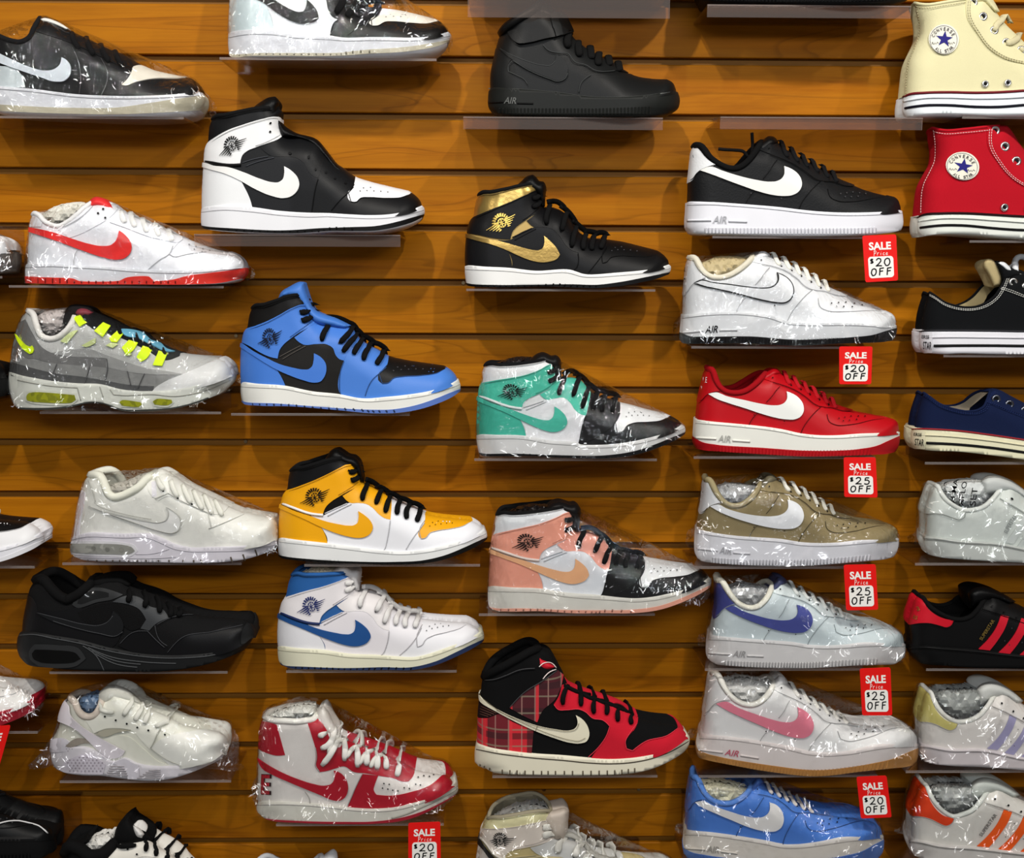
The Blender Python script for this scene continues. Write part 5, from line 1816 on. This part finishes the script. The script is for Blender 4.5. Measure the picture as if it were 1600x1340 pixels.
# --- black runner
s = Shoe('running_shoe', 'all black running shoe with a hollow heel window', SCR, None)
B1 = (24, 24, 25)
s.upper(M('mesh', B1), M(K, (14, 14, 15)), M(K, (16, 16, 17)), 0.007)
s.sole(M(R_, (36, 37, 38)))
s.pillow('tongue', '505,720 520,670 560,655 640,645 690,650 750,695 740,730 640,720 560,740', M(K, (16, 16, 17)), 0.024, 0.012)
s.panel('heel_panel', '110,1010 130,860 150,760 180,770 215,850 190,920 170,990', M(L, (26, 26, 28)))
s.panel('side_panel', '165,1000 215,845 350,850 450,830 560,880 640,860 690,960 660,1040 560,1080 300,1010', M(L, (26, 26, 28)))
s.panel('mesh_window', '440,860 520,825 640,805 720,815 790,845 830,900 800,945 745,960 700,930 640,850 620,905 560,925 470,905', M('mesh', (16, 16, 17)))
s.panel('eyestay', '640,800 700,770 800,780 850,825 930,850 960,892 880,930 850,962 800,950 832,900 792,842 720,812', M(L, (58, 60, 62)))
s.panel('lace_loop', '412,815 440,752 560,720 645,738 700,760 640,785 560,800 440,832', M(L, (44, 45, 46)))
s.panel('lace_loop_inner', '440,808 460,765 560,738 620,750 620,772 550,785 460,812', M('patent', (34, 35, 36)))
s.panel('toe_guard', '670,1045 760,970 840,965 890,1020 940,1062 960,1060 1040,1000 1200,970 1380,928 1460,960 1450,1030 1250,1120 900,1130', M(L, (24, 24, 26)))
s.panel('toe_bumper', '1365,1040 1372,960 1395,925 1460,930 1460,1040', M(R_, (40, 41, 42)), 0.0032)
s.panel('side_check', '210,858 350,893 480,924 560,931 610,911 638,880 645,848 690,890 706,930 696,970 660,990 560,976 430,946 300,906', M(L, (34, 35, 37)), 0.0030)
DK = M('print', (84, 86, 88))
s.seam('stitching', ['210,862 350,897 480,928 560,934 610,915 640,880', '300,908 430,949 560,979 660,993 697,970', '680,1040 760,972 838,966 888,1018 935,1060', '950,1090 1040,1000 1200,970 1380,930', '890,930 955,895 1100,868', '880,935 910,1020 950,1050'], M('print', (58, 59, 62)), 0.0006, 0.0030)
s.panel('window_frame', '170,1080 200,1040 330,1045 450,1065 490,1120 440,1160 220,1160 180,1130', M(R_, (44, 45, 46)), 0.0016, 0.001, 'sole')
s.panel('air_window', '188,1090 205,1068 300,1071 435,1090 460,1120 425,1138 232,1138 196,1118', M('print', (8, 8, 8)), 0.0024, 0.0004, 'sole')
s.seam('midsole_groove', ['110,990 180,985 300,1007 450,1035 600,1075 750,1103 900,1118 1050,1118 1200,1104 1300,1078 1425,1000', '470,1050 540,1100 590,1190', '500,1060 620,1110 800,1140 1000,1150', '520,1075 640,1130 800,1155', '540,1095 650,1150 780,1172'], M('print', (66, 68, 70)), 0.0009, 0.0006, 'sole')
s.laces('725,800 735,765 730,730;820,830 830,785 815,735;905,860 905,810 885,765;965,885 970,840 950,800;1010,880 1030,850 1020,830', M('lace', (14, 14, 15)), 34, arch=0.005)
put(s, 55, 342, 'clear shelf under the all black running shoe')

# --- white runner with a rubber heel strap
s = Shoe('running_shoe', 'cream white running shoe with rubber heel strap and dotted sole, in loose plastic', HUAR, None)
W3 = (226, 226, 214)
s.upper(M(K, W3), M(K, (206, 190, 176)), M(K, (212, 200, 188)), 0.005)
s.sole(M(R_, (224, 220, 226)))
s.pillow('tongue', '610,290 615,215 680,160 770,172 860,235 900,285 800,290 700,290', M(K, (206, 206, 198)), 0.024, 0.014)
s.panel('side_panel', '500,720 560,560 690,480 800,480 900,560 1000,640 1120,660 1080,700 700,760', M(L, (228, 228, 216)))
s.panel('eyestay', '520,352 620,330 640,280 760,250 900,290 1040,345 1120,390 1080,480 1000,440 960,520 940,560 900,520 820,440 700,430 590,460', M(L, (230, 230, 220)))
s.panel('heel_strap', '385,318 415,268 438,285 450,340 505,402 605,470 722,533 788,566 772,592 692,612 640,580 560,505 470,425 378,385', M(R_, (222, 216, 222)), 0.0042)
s.panel('heel_cage', '300,600 322,505 400,490 480,545 440,600 330,610', M(R_, (222, 218, 226)), 0.0032)
s.panel('side_slot', '605,462 650,432 730,428 818,440 740,452 650,478', M('print', (176, 172, 156)), 0.0034)
s.panel('heel_slot', '420,538 480,490 560,500 590,520 520,520 450,545', M('print', (150, 142, 132)), 0.0036)
s.panel('toe_guard', '940,555 1000,500 1080,470 1200,450 1370,430 1450,480 1440,600 1100,700 1040,640', M(L, (228, 228, 222)))
s.panel('sole_pod', '365,680 440,620 520,592 600,610 660,655 645,715 500,712 400,700', M(R_, (218, 212, 222)), 0.0014, 0.001, 'sole')
s.panel('midsole_wedge', '640,602 790,600 860,650 870,745 800,745 790,700 700,640', M(R_, (224, 220, 228)), 0.0016, 0.001, 'sole')
pts = [(x + (12 if r % 2 else 0), 612 + 17 * r) for r in range(6) for x in range(400, 650, 24)]
pp = P('372,680 440,624 520,598 600,615 652,655 638,708 500,706 405,694')
pts = [q for q in pts if inside(np.array([q], float), pp)[0]]
s.dots('sole_dots', pts, 5.5, M('print', (168, 160, 170)), 0.0020, 'sole')
pp = P('322,580 330,525 400,520 455,550 420,580')
s.dots('heel_dots', [(x + (8 if r % 2 else 0), 520 + 13 * r) for r in range(6) for x in range(335, 450, 18) if inside(np.array([(x, 520 + 13 * r)], float), pp)[0]], 4, M('print', (178, 172, 178)), 0.0040)
s.seam('sole_stripes', ['%g,%g %g,%g' % (690 - 7 * k, 668 + 13 * k, 775 + 6 * k, 668 + 14 * k) for k in range(5)] + ['%g,%g %g,%g' % (930 - 18 * k, 694 + 12 * k, 1000 + 2 * k, 692 + 12 * k) for k in range(5)], M('print', (150, 146, 150)), 0.0009, 0.0022, 'sole')
s.seam('stitching', ['940,555 960,520 985,460 1005,430', '590,462 650,436 740,430 815,440', '940,552 1040,625 1130,662', '385,320 450,425 560,510 640,585'], seam_of(W3, 0.7), 0.0007, 0.0034)
s.dots('lace_holes', '655,357 723,380 792,402 858,425 927,443 1030,470', 7, M('print', INK), 0.0034)
s.laces('712,328 665,325 630,312 622,270;772,352 795,310 822,268 824,225;842,380 868,335 888,295 886,262;902,400 918,355 930,318 926,288;972,420 1010,400 1050,385 1062,345', M('lace', (228, 228, 218)), 34)
s.stuffing('490,290 505,235 560,215 625,210 640,260 620,320 560,352 520,345', M('patent', (96, 120, 150)), 'blue printed film stuffed in the cream running shoe', W=0.018)
s.wrap(extra='440,215 700,155', flaps=['175,660 200,640 270,560 310,500 330,560 325,665 240,690 190,690', '1200,720 1330,650 1420,590 1440,440 1480,500 1490,690 1530,755 1500,762 1400,720 1290,700'])
put(s, 62, 342, 'clear shelf under the cream running shoe in loose plastic')

# --- white and crimson high top with the letter E
s = Shoe('high_top_sneaker', 'white and crimson high top with a letter on the heel, wrapped in plastic', TERM, None)
CR, W4 = M(L, (176, 22, 42)), (226, 222, 218)
s.upper(M(L, W4), M(K, (206, 208, 204)), M(L, (224, 222, 216)), 0.0045)
s.sole(M(R_, (224, 222, 212)))
s.panel('outsole', '80,895 200,912 400,924 700,930 950,926 1100,906 1250,866 1400,800 1560,710 1640,960 900,1080 0,1040', M(R_, (170, 30, 48)), 0.0007, 0.002, 'sole', 6)
s.pillow('tongue', '515,240 520,160 540,115 575,105 605,135 640,210 690,290 640,330 580,330', M(L, (222, 218, 212)), 0.026, 0.012)
s.panel('heel_collar', '128,212 180,219 240,238 265,330 299,452 240,456 180,441 112,405 90,360 118,260', CR)
s.panel('eyestay', '458,224 520,190 570,215 602,300 640,400 690,400 740,330 900,385 1040,440 1130,480 1160,500 1225,520 1216,600 1182,642 1130,642 1080,622 980,602 870,582 790,572 720,532 660,547 590,567 545,573 515,532 520,470 515,400 495,330 475,270', CR)
s.panel('forefoot_panel', '850,588 965,600 942,660 932,700 952,736 1050,743 1200,716 1340,666 1440,585 1480,560 1600,620 1600,720 1420,800 1250,840 1100,860 950,870 735,860 770,760 800,690', CR)
s.panel('side_check', '112,472 180,518 280,574 400,624 500,655 580,668 630,655 652,620 655,590 648,560 700,580 740,630 752,690 730,750 690,773 640,769 560,736 450,691 330,641 220,591 150,548', CR, 0.0032)
s.text('heel_lettering', 'E', (164, 664), 76, 148, 2, M('print', (60, 16, 24)), 0.0020, 'up', 0.03)
s.text('heel_lettering', 'E', (158, 664), 62, 138, 2, M('print', (180, 22, 42)), 0.0025, 'up', 0.02)
s.seam('stitching', ['478,805 470,760 440,715', '515,400 525,470 518,530 545,572', '735,835 770,762 800,690 850,590', '400,635 490,690'], seam_of(W4, 0.6), 0.0006, 0.0026)
s.seam('welt_line', ['98,812 300,808 480,818 650,834 800,852 950,858 1100,845 1250,806 1400,746 1532,676'], seam_of(W4, 0.6), 0.0006, 0.0004, 'sole')
s.seam('sole_texture_band', ['1060,905 1150,880 1300,815 1400,770 1525,695'], M('print', (170, 168, 158)), 0.0014, 0.0005, 'sole')
s.dots('vent_holes', '1005,657 1043,663 995,690 1033,697 1068,705 1105,710 1150,687 1187,693 1232,662 1265,667 1250,610 1290,600 1330,605 1360,590', 6, M('print', (60, 60, 62)), 0.0026)
s.laces('542,320 570,308 592,300;556,406 600,388 640,330 650,250;562,528 610,470 640,420 690,310;722,492 728,430 724,370 718,325;816,538 818,460 808,390 800,355;880,525 884,460 882,410 876,385;955,552 960,490 950,430 945,408;1022,552 1020,500 1010,460 1004,432;1098,602 1110,550 1112,510 1105,478',
        M('lace', (232, 230, 224)), 46, arch=0.005)
s.laces('610,440 650,340 690,300;640,400 690,345 740,340;740,470 790,400 850,375;830,520 880,440 930,405;910,540 950,470 1000,435', M('lace', (228, 226, 218)), 38, 'crossed_laces', 0.003, 0.004)
s.stuffing('170,190 240,140 340,110 430,92 515,100 525,160 470,195 380,208 260,206', M('paper', (222, 222, 216)), 'white paper inside the white and crimson high top', W=0.020)
s.wrap(extra='150,150 380,80', flaps=['1180,900 1300,850 1440,770 1500,770 1400,850 1330,920 1240,925', '75,640 105,615 105,700 100,830 70,780'])
put(s, 414, 690, 'clear shelf under the white and crimson high top')

# --- red plaid high top
s = Shoe('high_top_sneaker', 'black and red high top with plaid heel and cream side mark', DUNKHI, None)
RD2 = M('suede', (196, 24, 44))
s.upper(M('suede', (17, 17, 18)), M(K, (12, 12, 13)), M(K, (16, 16, 17)), 0.006)
s.sole(M(R_, (228, 222, 200)))
s.pillow('tongue', '470,150 500,85 545,58 595,72 650,150 700,260 660,300 580,220', M(K, (16, 16, 17)), 0.022, 0.010)
s.pillow('tongue_tag', '500,182 528,108 600,150 640,180 570,210', M(L, (200, 28, 46)), 0.013, 0.008, yc=YC - 0.016)
s.panel('heel_plaid', '90,520 180,524 270,498 340,544 492,600 476,790 90,760', PLAID)
s.panel('ankle_plaid', '330,455 430,352 560,270 650,200 690,230 668,330 640,392 552,475 516,552 430,512', PLAID2)
s.panel('heel_ribs', '118,420 170,425 262,488 230,506 180,520 112,515', M(K, (40, 20, 22)))
s.seam('rib_lines', ['122,440 240,492', '120,458 225,500', '120,476 205,508', '120,494 185,515'], M('print', (90, 60, 50)), 0.0006, 0.0022)
s.panel('eyestay', '628,432 660,380 682,300 720,290 830,345 1000,408 1130,470 1195,505 1192,560 1165,612 1080,600 1010,585 960,540 890,525 840,482 800,466 720,470 652,466', RD2)
s.panel('toe_guard', '855,830 930,722 980,652 1006,580 1080,598 1165,608 1112,690 1120,732 1160,746 1250,682 1400,640 1468,592 1466,556 1450,540 1600,620 1560,760 1200,850', RD2)
s.seam('edge_binding', ['630,435 655,466 720,470 800,466 842,484 890,526 960,540 1006,580 980,652 930,722 860,790', '1192,560 1112,690 1120,732 1160,746 1250,682 1400,640 1466,592 1466,560'], M('print', (226, 60, 78)), 0.0005, 0.0030)
s.panel('side_check', '133,366 180,418 280,479 400,533 520,574 640,598 730,606 768,594 788,565 788,535 777,503 830,538 862,590 868,640 850,676 800,691 740,686 620,651 500,606 380,551 250,481 138,405', M(L, (228, 222, 198)), 0.0032)
s.seam('check_stitching', ['150,395 280,488 400,541 520,582 640,606 735,614 780,600 798,560', '505,612 520,575', '240,470 380,540 500,594 620,640 740,674 800,680 842,660'], M('print', (120, 112, 90)), 0.0004, 0.0046)
s.seam('collar_line', ['160,270 220,266 300,240 400,200 500,190', '330,455 430,352 560,270 650,205'], M('print', (60, 60, 62)), 0.0008, 0.0026)
s.seam('tag_edge', ['530,180 560,155 610,152 645,185', '645,196 600,215 555,262'], M('print', (236, 220, 216)), 0.0008, 0.0040)
s.seam('welt_line', ['104,736 250,765 400,785 500,796 700,812 860,828 1000,834 1150,826 1300,796 1430,746 1538,682'], M('print', (60, 52, 42)), 0.0008, 0.0004, 'sole')
s.seam('tread_gaps', ['%d,%d %d,%d' % (x, y - 30, x, y) for x, y in ((130, 868), (158, 880), (194, 893), (280, 904), (332, 907), (380, 908), (434, 910), (490, 911), (546, 912), (590, 912), (640, 912), (700, 912), (755, 912), (825, 912), (880, 911), (935, 910), (990, 909), (1040, 907), (1088, 904), (1132, 899), (1175, 893))], M('print', (90, 80, 64)), 0.0009, 0.0008, 'sole')
s.laces('690,432 690,390 705,340 722,300;812,442 812,400 812,365 806,335;900,492 896,440 905,400 905,375;985,500 990,450 985,420 985,402;1062,545 1060,500 1065,465 1070,438;1152,565 1150,520 1155,490 1150,480', M('lace', (14, 14, 15)), 36, arch=0.005)
s.laces('700,300 780,340 870,365;800,345 870,380 960,400;880,375 960,410 1060,440;970,405 1060,445 1150,485', M('lace', (14, 14, 15)), 30, 'crossed_laces', 0.0024, 0.005)
put(s, 770, 1040, 'clear shelf under the plaid high top')

# --- all black strapped mid
s = Shoe('high_top_sneaker', 'all black mid sneaker with ankle strap and thick ribbed sole', AFMID, None)
B2 = (26, 27, 27)
s.upper(M(L, B2), M(K, (14, 14, 14)), M(L, (22, 22, 22)), 0.006)
s.sole(M(R_, (34, 36, 34)))
s.pillow('tongue', '500,110 535,48 550,28 575,22 605,26 640,50 690,110 640,130', M(L, (20, 20, 20)), 0.024, 0.012)
s.panel('side_check', '318,298 400,340 500,379 580,399 630,400 658,375 668,338 702,366 732,402 737,450 722,480 680,499 620,481 500,431 400,371', M(L, (32, 33, 33)), 0.0030)
s.panel('heel_counter', '250,570 262,440 280,380 296,300 330,310 390,370 370,405 372,442 420,462 470,490 492,560', M(L, (32, 33, 33)))
s.panel('eyestay', '585,275 640,240 720,170 760,215 860,295 1020,380 1130,450 1030,436 900,432 850,402 780,382 740,332 680,327 620,312', M(L, (30, 31, 31)))
s.panel('toe_guard', '800,600 820,510 880,458 1000,470 1120,455 1250,480 1360,480 1430,560 1400,620', M(L, (28, 29, 29)))
s.panel('ankle_strap', '383,202 450,170 600,110 640,94 702,100 738,160 752,206 690,228 600,244 500,268 430,273 394,238', M(L, (24, 24, 24)), 0.0060, 0.0045)
s.panel('strap_keeper', '612,112 642,95 672,160 690,228 655,238 632,170', M(L, (34, 35, 35)), 0.0080, 0.002)
s.seam('stitching', ['395,375 372,402 372,440 420,462 470,490 490,520', '585,275 620,310 680,325 740,330 780,380 850,400 900,430 1030,434', '805,570 820,510 880,460', '320,300 400,342 500,381 580,401 632,402 660,375', '400,372 500,433 620,483 680,501 722,482 737,450', '395,210 600,122 630,112'], M('print', (58, 60, 60)), 0.0006, 0.0032)
s.seam('welt_line', ['250,545 400,548 550,558 700,573 800,588 950,600 1100,598 1250,585 1395,562'], M('print', (96, 98, 96)), 0.0008, 0.0012)
s.seam('sole_bars', ['250,632 340,628', '425,636 525,638'], M('print', (10, 10, 10)), 0.0010, 0.0008, 'sole')
s.text('air_lettering', 'AIR', (382, 618), 76, 40, 2, M('print', (88, 90, 88)), 0.0014, 'sole', 0.014, 0.25)
s.ribs('tread_ribs', list(np.arange(318, 1250, 22)), '250,666 900,668 1100,662 1300,652', '250,692 500,704 900,706 1250,700', 12, M(R_, (40, 42, 40)), 0.0010, 0.0014)
s.laces('745,292 735,250 745,205;812,345 805,300 800,260;885,360 880,325 872,300;930,400 925,365 930,335;1000,400 990,375 985,362;1060,435 1050,410 1045,398', M('lace', (18, 18, 18)), 44, arch=0.005)
put(s, 725, 1026, 'clear shelf with lip under the all black strapped mid sneaker', lip=0.0125)

# --- canvas shoes at the right edge
put(chuck_high('canvas_high_top', 'cream canvas high top with round star patch and white sole', (214, 208, 166), (206, 198, 160), (180, 172, 136), (112, 24, 34), (14, 14, 34), (226, 232, 236)),
    1478, 1760, 'clear shelf under the cream canvas high top')
put(chuck_high('canvas_high_top', 'red canvas high top with round star patch and white stitching', (172, 4, 26), (222, 220, 214), (236, 190, 190), (40, 12, 16), (12, 12, 14), (222, 226, 218), o=(1400, 180),
               lm='225,1060 260,1280 1110,1268 385,135 388,420 705,545 1040,180 1140,335 1248,482 1137,952 1340,740 1085,88 700,1020', laces=False, tongue=False),
    1500, 1780, 'clear shelf under the red canvas high top')
put(chuck_low('canvas_low_top', 'black canvas low shoe with white stitching, beige lining and tongue', (16, 18, 21), (206, 206, 200), (226, 226, 232), (44, 44, 48), (12, 12, 14), (176, 160, 118)),
    1470, 1760, 'clear shelf under the black canvas low shoe')
put(chuck_low('canvas_low_top', 'navy blue canvas low shoe with red line and cream sole', (20, 34, 74), (26, 40, 84), (226, 222, 190), (150, 34, 40), (16, 16, 20), (150, 140, 124), o=(1400, 390),
              lm='100,1105 110,1222 788,1290 170,880 380,985 580,866 610,922 690,948 788,1165', tongue=False, metal=(120, 124, 134)),
    1450, 1740, 'clear shelf under the navy canvas low shoe')

# --- shell toe shoes at the right edge
put(shell_toe('shell_toe_sneaker', 'all white shell toe sneaker with printed paper inside, wrapped', (206, 212, 208), (206, 212, 208), (198, 204, 202), (120, 124, 126), (204, 208, 204), (204, 208, 204), o=(1400, 730),
              lm='180,440 190,550 812,605 812,510 250,110 480,265 650,180 695,468 815,300 435,282', tongue=(188, 192, 190),
              stuff=((200, 204, 204), 'printed paper inside the all white shell toe sneaker'), stuff_text=[('M MA', 292, 850), ('MPLO', 352, 868), ('SET', 420, 892)], film=True),
    1443, 1730, 'clear shelf under the all white shell toe sneaker')
put(shell_toe('shell_toe_sneaker', 'black shell toe sneaker with red stripes and red heel tab', (20, 20, 21), (192, 20, 38), (190, 24, 42), (206, 172, 90), (19, 19, 20), (12, 12, 13), tongue=(14, 14, 15)),
    1470, 1760, 'clear shelf under the black shell toe sneaker')
SHOES['star'] = ITEMS[-1][0]
SHOES['star'].text('heel_lettering', 'a', (140, 895), 22, 28, -20, M('foil', (226, 170, 90)), 0.0026)
SHOES['star'].text('heel_lettering', 'as', (122, 950), 30, 24, 20, M('foil', (226, 170, 90)), 0.0026)
put(shell_toe('shell_toe_sneaker', 'white shell toe sneaker with pearly stripes and iridescent heel tab, wrapped', (220, 216, 212), (206, 196, 120), (164, 160, 196), (206, 202, 200), (222, 214, 216), (216, 216, 210), o=(1400, 1050), sc=4.62,
              lm='178,525 180,635 924,705 924,620 235,130 520,345 690,230 660,540 822,312 430,370', tongue=(196, 198, 194), tabk='pearl', stripek='pearl',
              stuff=((168, 172, 170), 'silver film stuffed in the pearly striped sneaker'), film=True),
    1446, 1740, 'clear shelf under the pearly striped shell toe sneaker')
put(shell_toe('shell_toe_sneaker', 'white shell toe sneaker with orange stripes and orange heel tab, wrapped', (214, 212, 206), (214, 62, 20), (236, 92, 18), (52, 54, 56), (214, 210, 206), (208, 212, 206), o=(1400, 1050), sc=4.62,
              lm='100,1210 110,1315 924,1395 924,1305 200,798 480,1013 632,930 585,1245 782,990 412,1060', tongue=(190, 196, 190),
              stuff=((178, 182, 180), 'silver film stuffed in the orange striped sneaker'), film=True),
    1440, 1740, 'clear shelf under the orange striped shell toe sneaker')

# --- shoes cut by the left, top and bottom edges
put(high_top('high_top_sneaker', 'white shoe toe with black upper at the left edge', shift=(-691, 3), toebox=(26, 24, 24), guard=(226, 226, 228), stay=(222, 222, 224), quarter=(222, 222, 224), lace=WHITE, tongue=WHITE, out=(222, 222, 226), sole=(226, 226, 232)),
    -240, 40, 'clear shelf under the white toe at the left edge')
put(high_top('high_top_sneaker', 'white shoe toe with crimson sole in plastic at the left edge', shift=(-702, 262), toebox=(224, 222, 220), guard=(226, 224, 222), stay=WHITE, quarter=WHITE, flap=WHITE, collar=WHITE, gap=WHITE, eyestay=WHITE, heel=WHITE, logo=(170, 24, 44),
             lace=WHITE, tongue=WHITE, sole=(166, 24, 44), out=(160, 26, 44), film=True, flaps=['1420,760 1540,690 1590,680 1570,730 1500,770']),
    -250, 30, 'clear shelf under the crimson soled toe at the left edge')
put(air_force('low_top_sneaker', 'white shoe toe with dark grey sole at the left edge', shift=(-1392, 62), sole=(92, 88, 84), film=True), -280, 15, 'clear shelf under the white toe with grey sole')
put(air_force('low_top_sneaker', 'black shoe toe barely in view at the left edge', shift=(-1398, 258), body=(22, 22, 23), logo=(30, 30, 31), sole=(20, 20, 21), lace=RUSTK), -290, -10, 'clear shelf under the black toe at the left edge')
s = put(air_force('low_top_sneaker', 'black shoe toe with thin white line in the bottom left corner', shift=(-1322, 978), body=(22, 23, 24), logo=(30, 31, 32), sole=(24, 24, 25), lace=RUSTK), -210, 60, 'clear shelf under the black toe in the bottom left corner')
s.seam('white_piping', ['1100,470 1200,440 1300,440 1400,470 1460,520'], M('print', (214, 214, 214)), 0.0012, 0.0034)
put(air_force('low_top_sneaker', 'white sneaker of which only the tongue top shows at the bottom edge', shift=(-690, 1131)), 430, 690, 'clear shelf below the bottom edge')
put(air_force('low_top_sneaker', 'black sneaker of which only the sole shows at the top edge', shift=(16, -363), body=(20, 20, 20), logo=(28, 28, 28), sole=(18, 18, 19), lace=RUSTK), 1089, 1392, 'clear shelf with lip at the top edge, right of the middle', lip=0.0125)
put(air_force('low_top_sneaker', 'dark sneaker above the top edge over the black strapped mid', shift=(-330, -389), body=(24, 22, 20), logo=(30, 28, 26), sole=(18, 18, 18), lace=RUSTK), 732, 1033, 'clear shelf with lip at the top edge, over the black strapped mid', lip=0.033)

# --- white basketball shoe with black laces, bottom edge
JB = dict(o=(0, 1030), s=4.0,
    heel='388,1760 384,1600 388,1450 395,1300 408,1215', collar='408,1215 425,1175 445,1160 500,1185 560,1225 640,1215 700,1165 722,1140',
    throat='722,1140 800,1118 860,1112 923,1108 976,1140 1052,1182 1113,1232 1204,1330 1318,1420 1402,1470', toe='1402,1470 1462,1520 1500,1590 1512,1660',
    stop='375,1760 400,1745 700,1790 976,1800 1204,1780 1394,1720 1508,1650 1517,1655', stoe='1517,1655 1519,1700 1500,1760', sbot='1500,1760 1356,1850 1128,1890 800,1890 500,1880 395,1860', sheel='395,1860 378,1830 375,1760')
s = Shoe('high_top_sneaker', 'white sneaker with black tongue, black laces and black collar at the bottom edge', JB, None)
s.upper(M(L, (226, 222, 214)), M(K, (20, 20, 20)), M(K, (18, 18, 19)), 0.009)
s.sole(M(R_, (222, 222, 222)))
s.panel('heel_panel', '370,1500 390,1280 400,1150 470,1160 530,1220 560,1290 500,1400', M(K, (22, 22, 23)))
s.pillow('tongue', '715,1160 718,1080 745,1020 790,975 815,972 832,1015 870,1040 930,1085 960,1130 880,1160 800,1180', M(K, (18, 18, 19)), 0.024, 0.014)
s.pillow('tongue_badge', '830,1035 860,1045 905,1090 890,1120 850,1110 835,1080', M(R_, (226, 224, 220)), 0.016, 0.008, yc=YC - 0.014)
s.pillow('heel_pad', '405,1210 430,1170 520,1120 545,1092 575,1100 560,1140 500,1180 440,1240', M(K, (18, 18, 19)), 0.026, 0.012)
s.panel('eyestay', '660,1230 760,1150 860,1120 1000,1150 1180,1240 1250,1320 1100,1280 900,1230 760,1260', M(L, (230, 226, 216)))
s.laces('850,1160 790,1165 740,1165 725,1150;910,1195 915,1150 905,1105;975,1225 975,1175 960,1125;1040,1250 1050,1200 1040,1160;1100,1270 1110,1230 1105,1190;1160,1300 1170,1260 1170,1225', M('lace', (18, 18, 19)), 34, arch=0.005)
s.dots('lace_holes', '797,1185 855,1217', 7, M('print', INK), 0.0034)
s.stuffing('515,1160 560,1120 620,1095 700,1085 725,1120 700,1170 640,1215 580,1225', M('paper', (224, 222, 216)), 'white paper inside the black collared sneaker')
put(s, 110, 400, 'clear shelf under the black laced sneaker at the bottom edge')

# --- shelves under every shoe, and one that stands empty
for s, xa, xb, lip, lb in ITEMS:
    shelf(xa, xb, s.base[2] - 0.0014, lb, lip)
ze = unproj([[1250, 183]], -DEPTH)[0, 2]
shelf(1113, 1418, ze, 'empty clear shelf with lip above the black low sneaker', 0.0125)

# --- sale cards
for q, a, lb in (
    ([(1347, 368), (1400, 366), (1403, 438), (1352, 441)], '20', 'sale card 20 off below the black low sneaker with white side mark'),
    ([(1311, 541), (1363, 541), (1361, 600), (1311, 600)], '20', 'sale card 20 off below the white sneaker with black outlined mark'),
    ([(1318, 714), (1368, 714), (1371, 777), (1319, 776)], '25', 'sale card 25 off below the red leather low sneaker'),
    ([(1318, 882), (1368, 881), (1372, 952), (1322, 953)], '25', 'sale card 25 off below the khaki low sneaker'),
    ([(1343, 1044), (1391, 1042), (1394, 1117), (1347, 1117)], '25', 'sale card 25 off below the pale blue sneaker'),
    ([(1338, 1213), (1385, 1211), (1393, 1276), (1345, 1278)], '20', 'sale card 20 off below the pink marked sneaker'),
    ([(638, 1285), (688, 1283), (689, 1350), (638, 1351)], '20', 'sale card 20 off below the white and crimson high top'),
    ([(-36, 1136), (17, 1132), (-4, 1208), (-50, 1210)], '20', 'tilted sale card cut off by the left edge')):
    sale_card(q, a, lb)
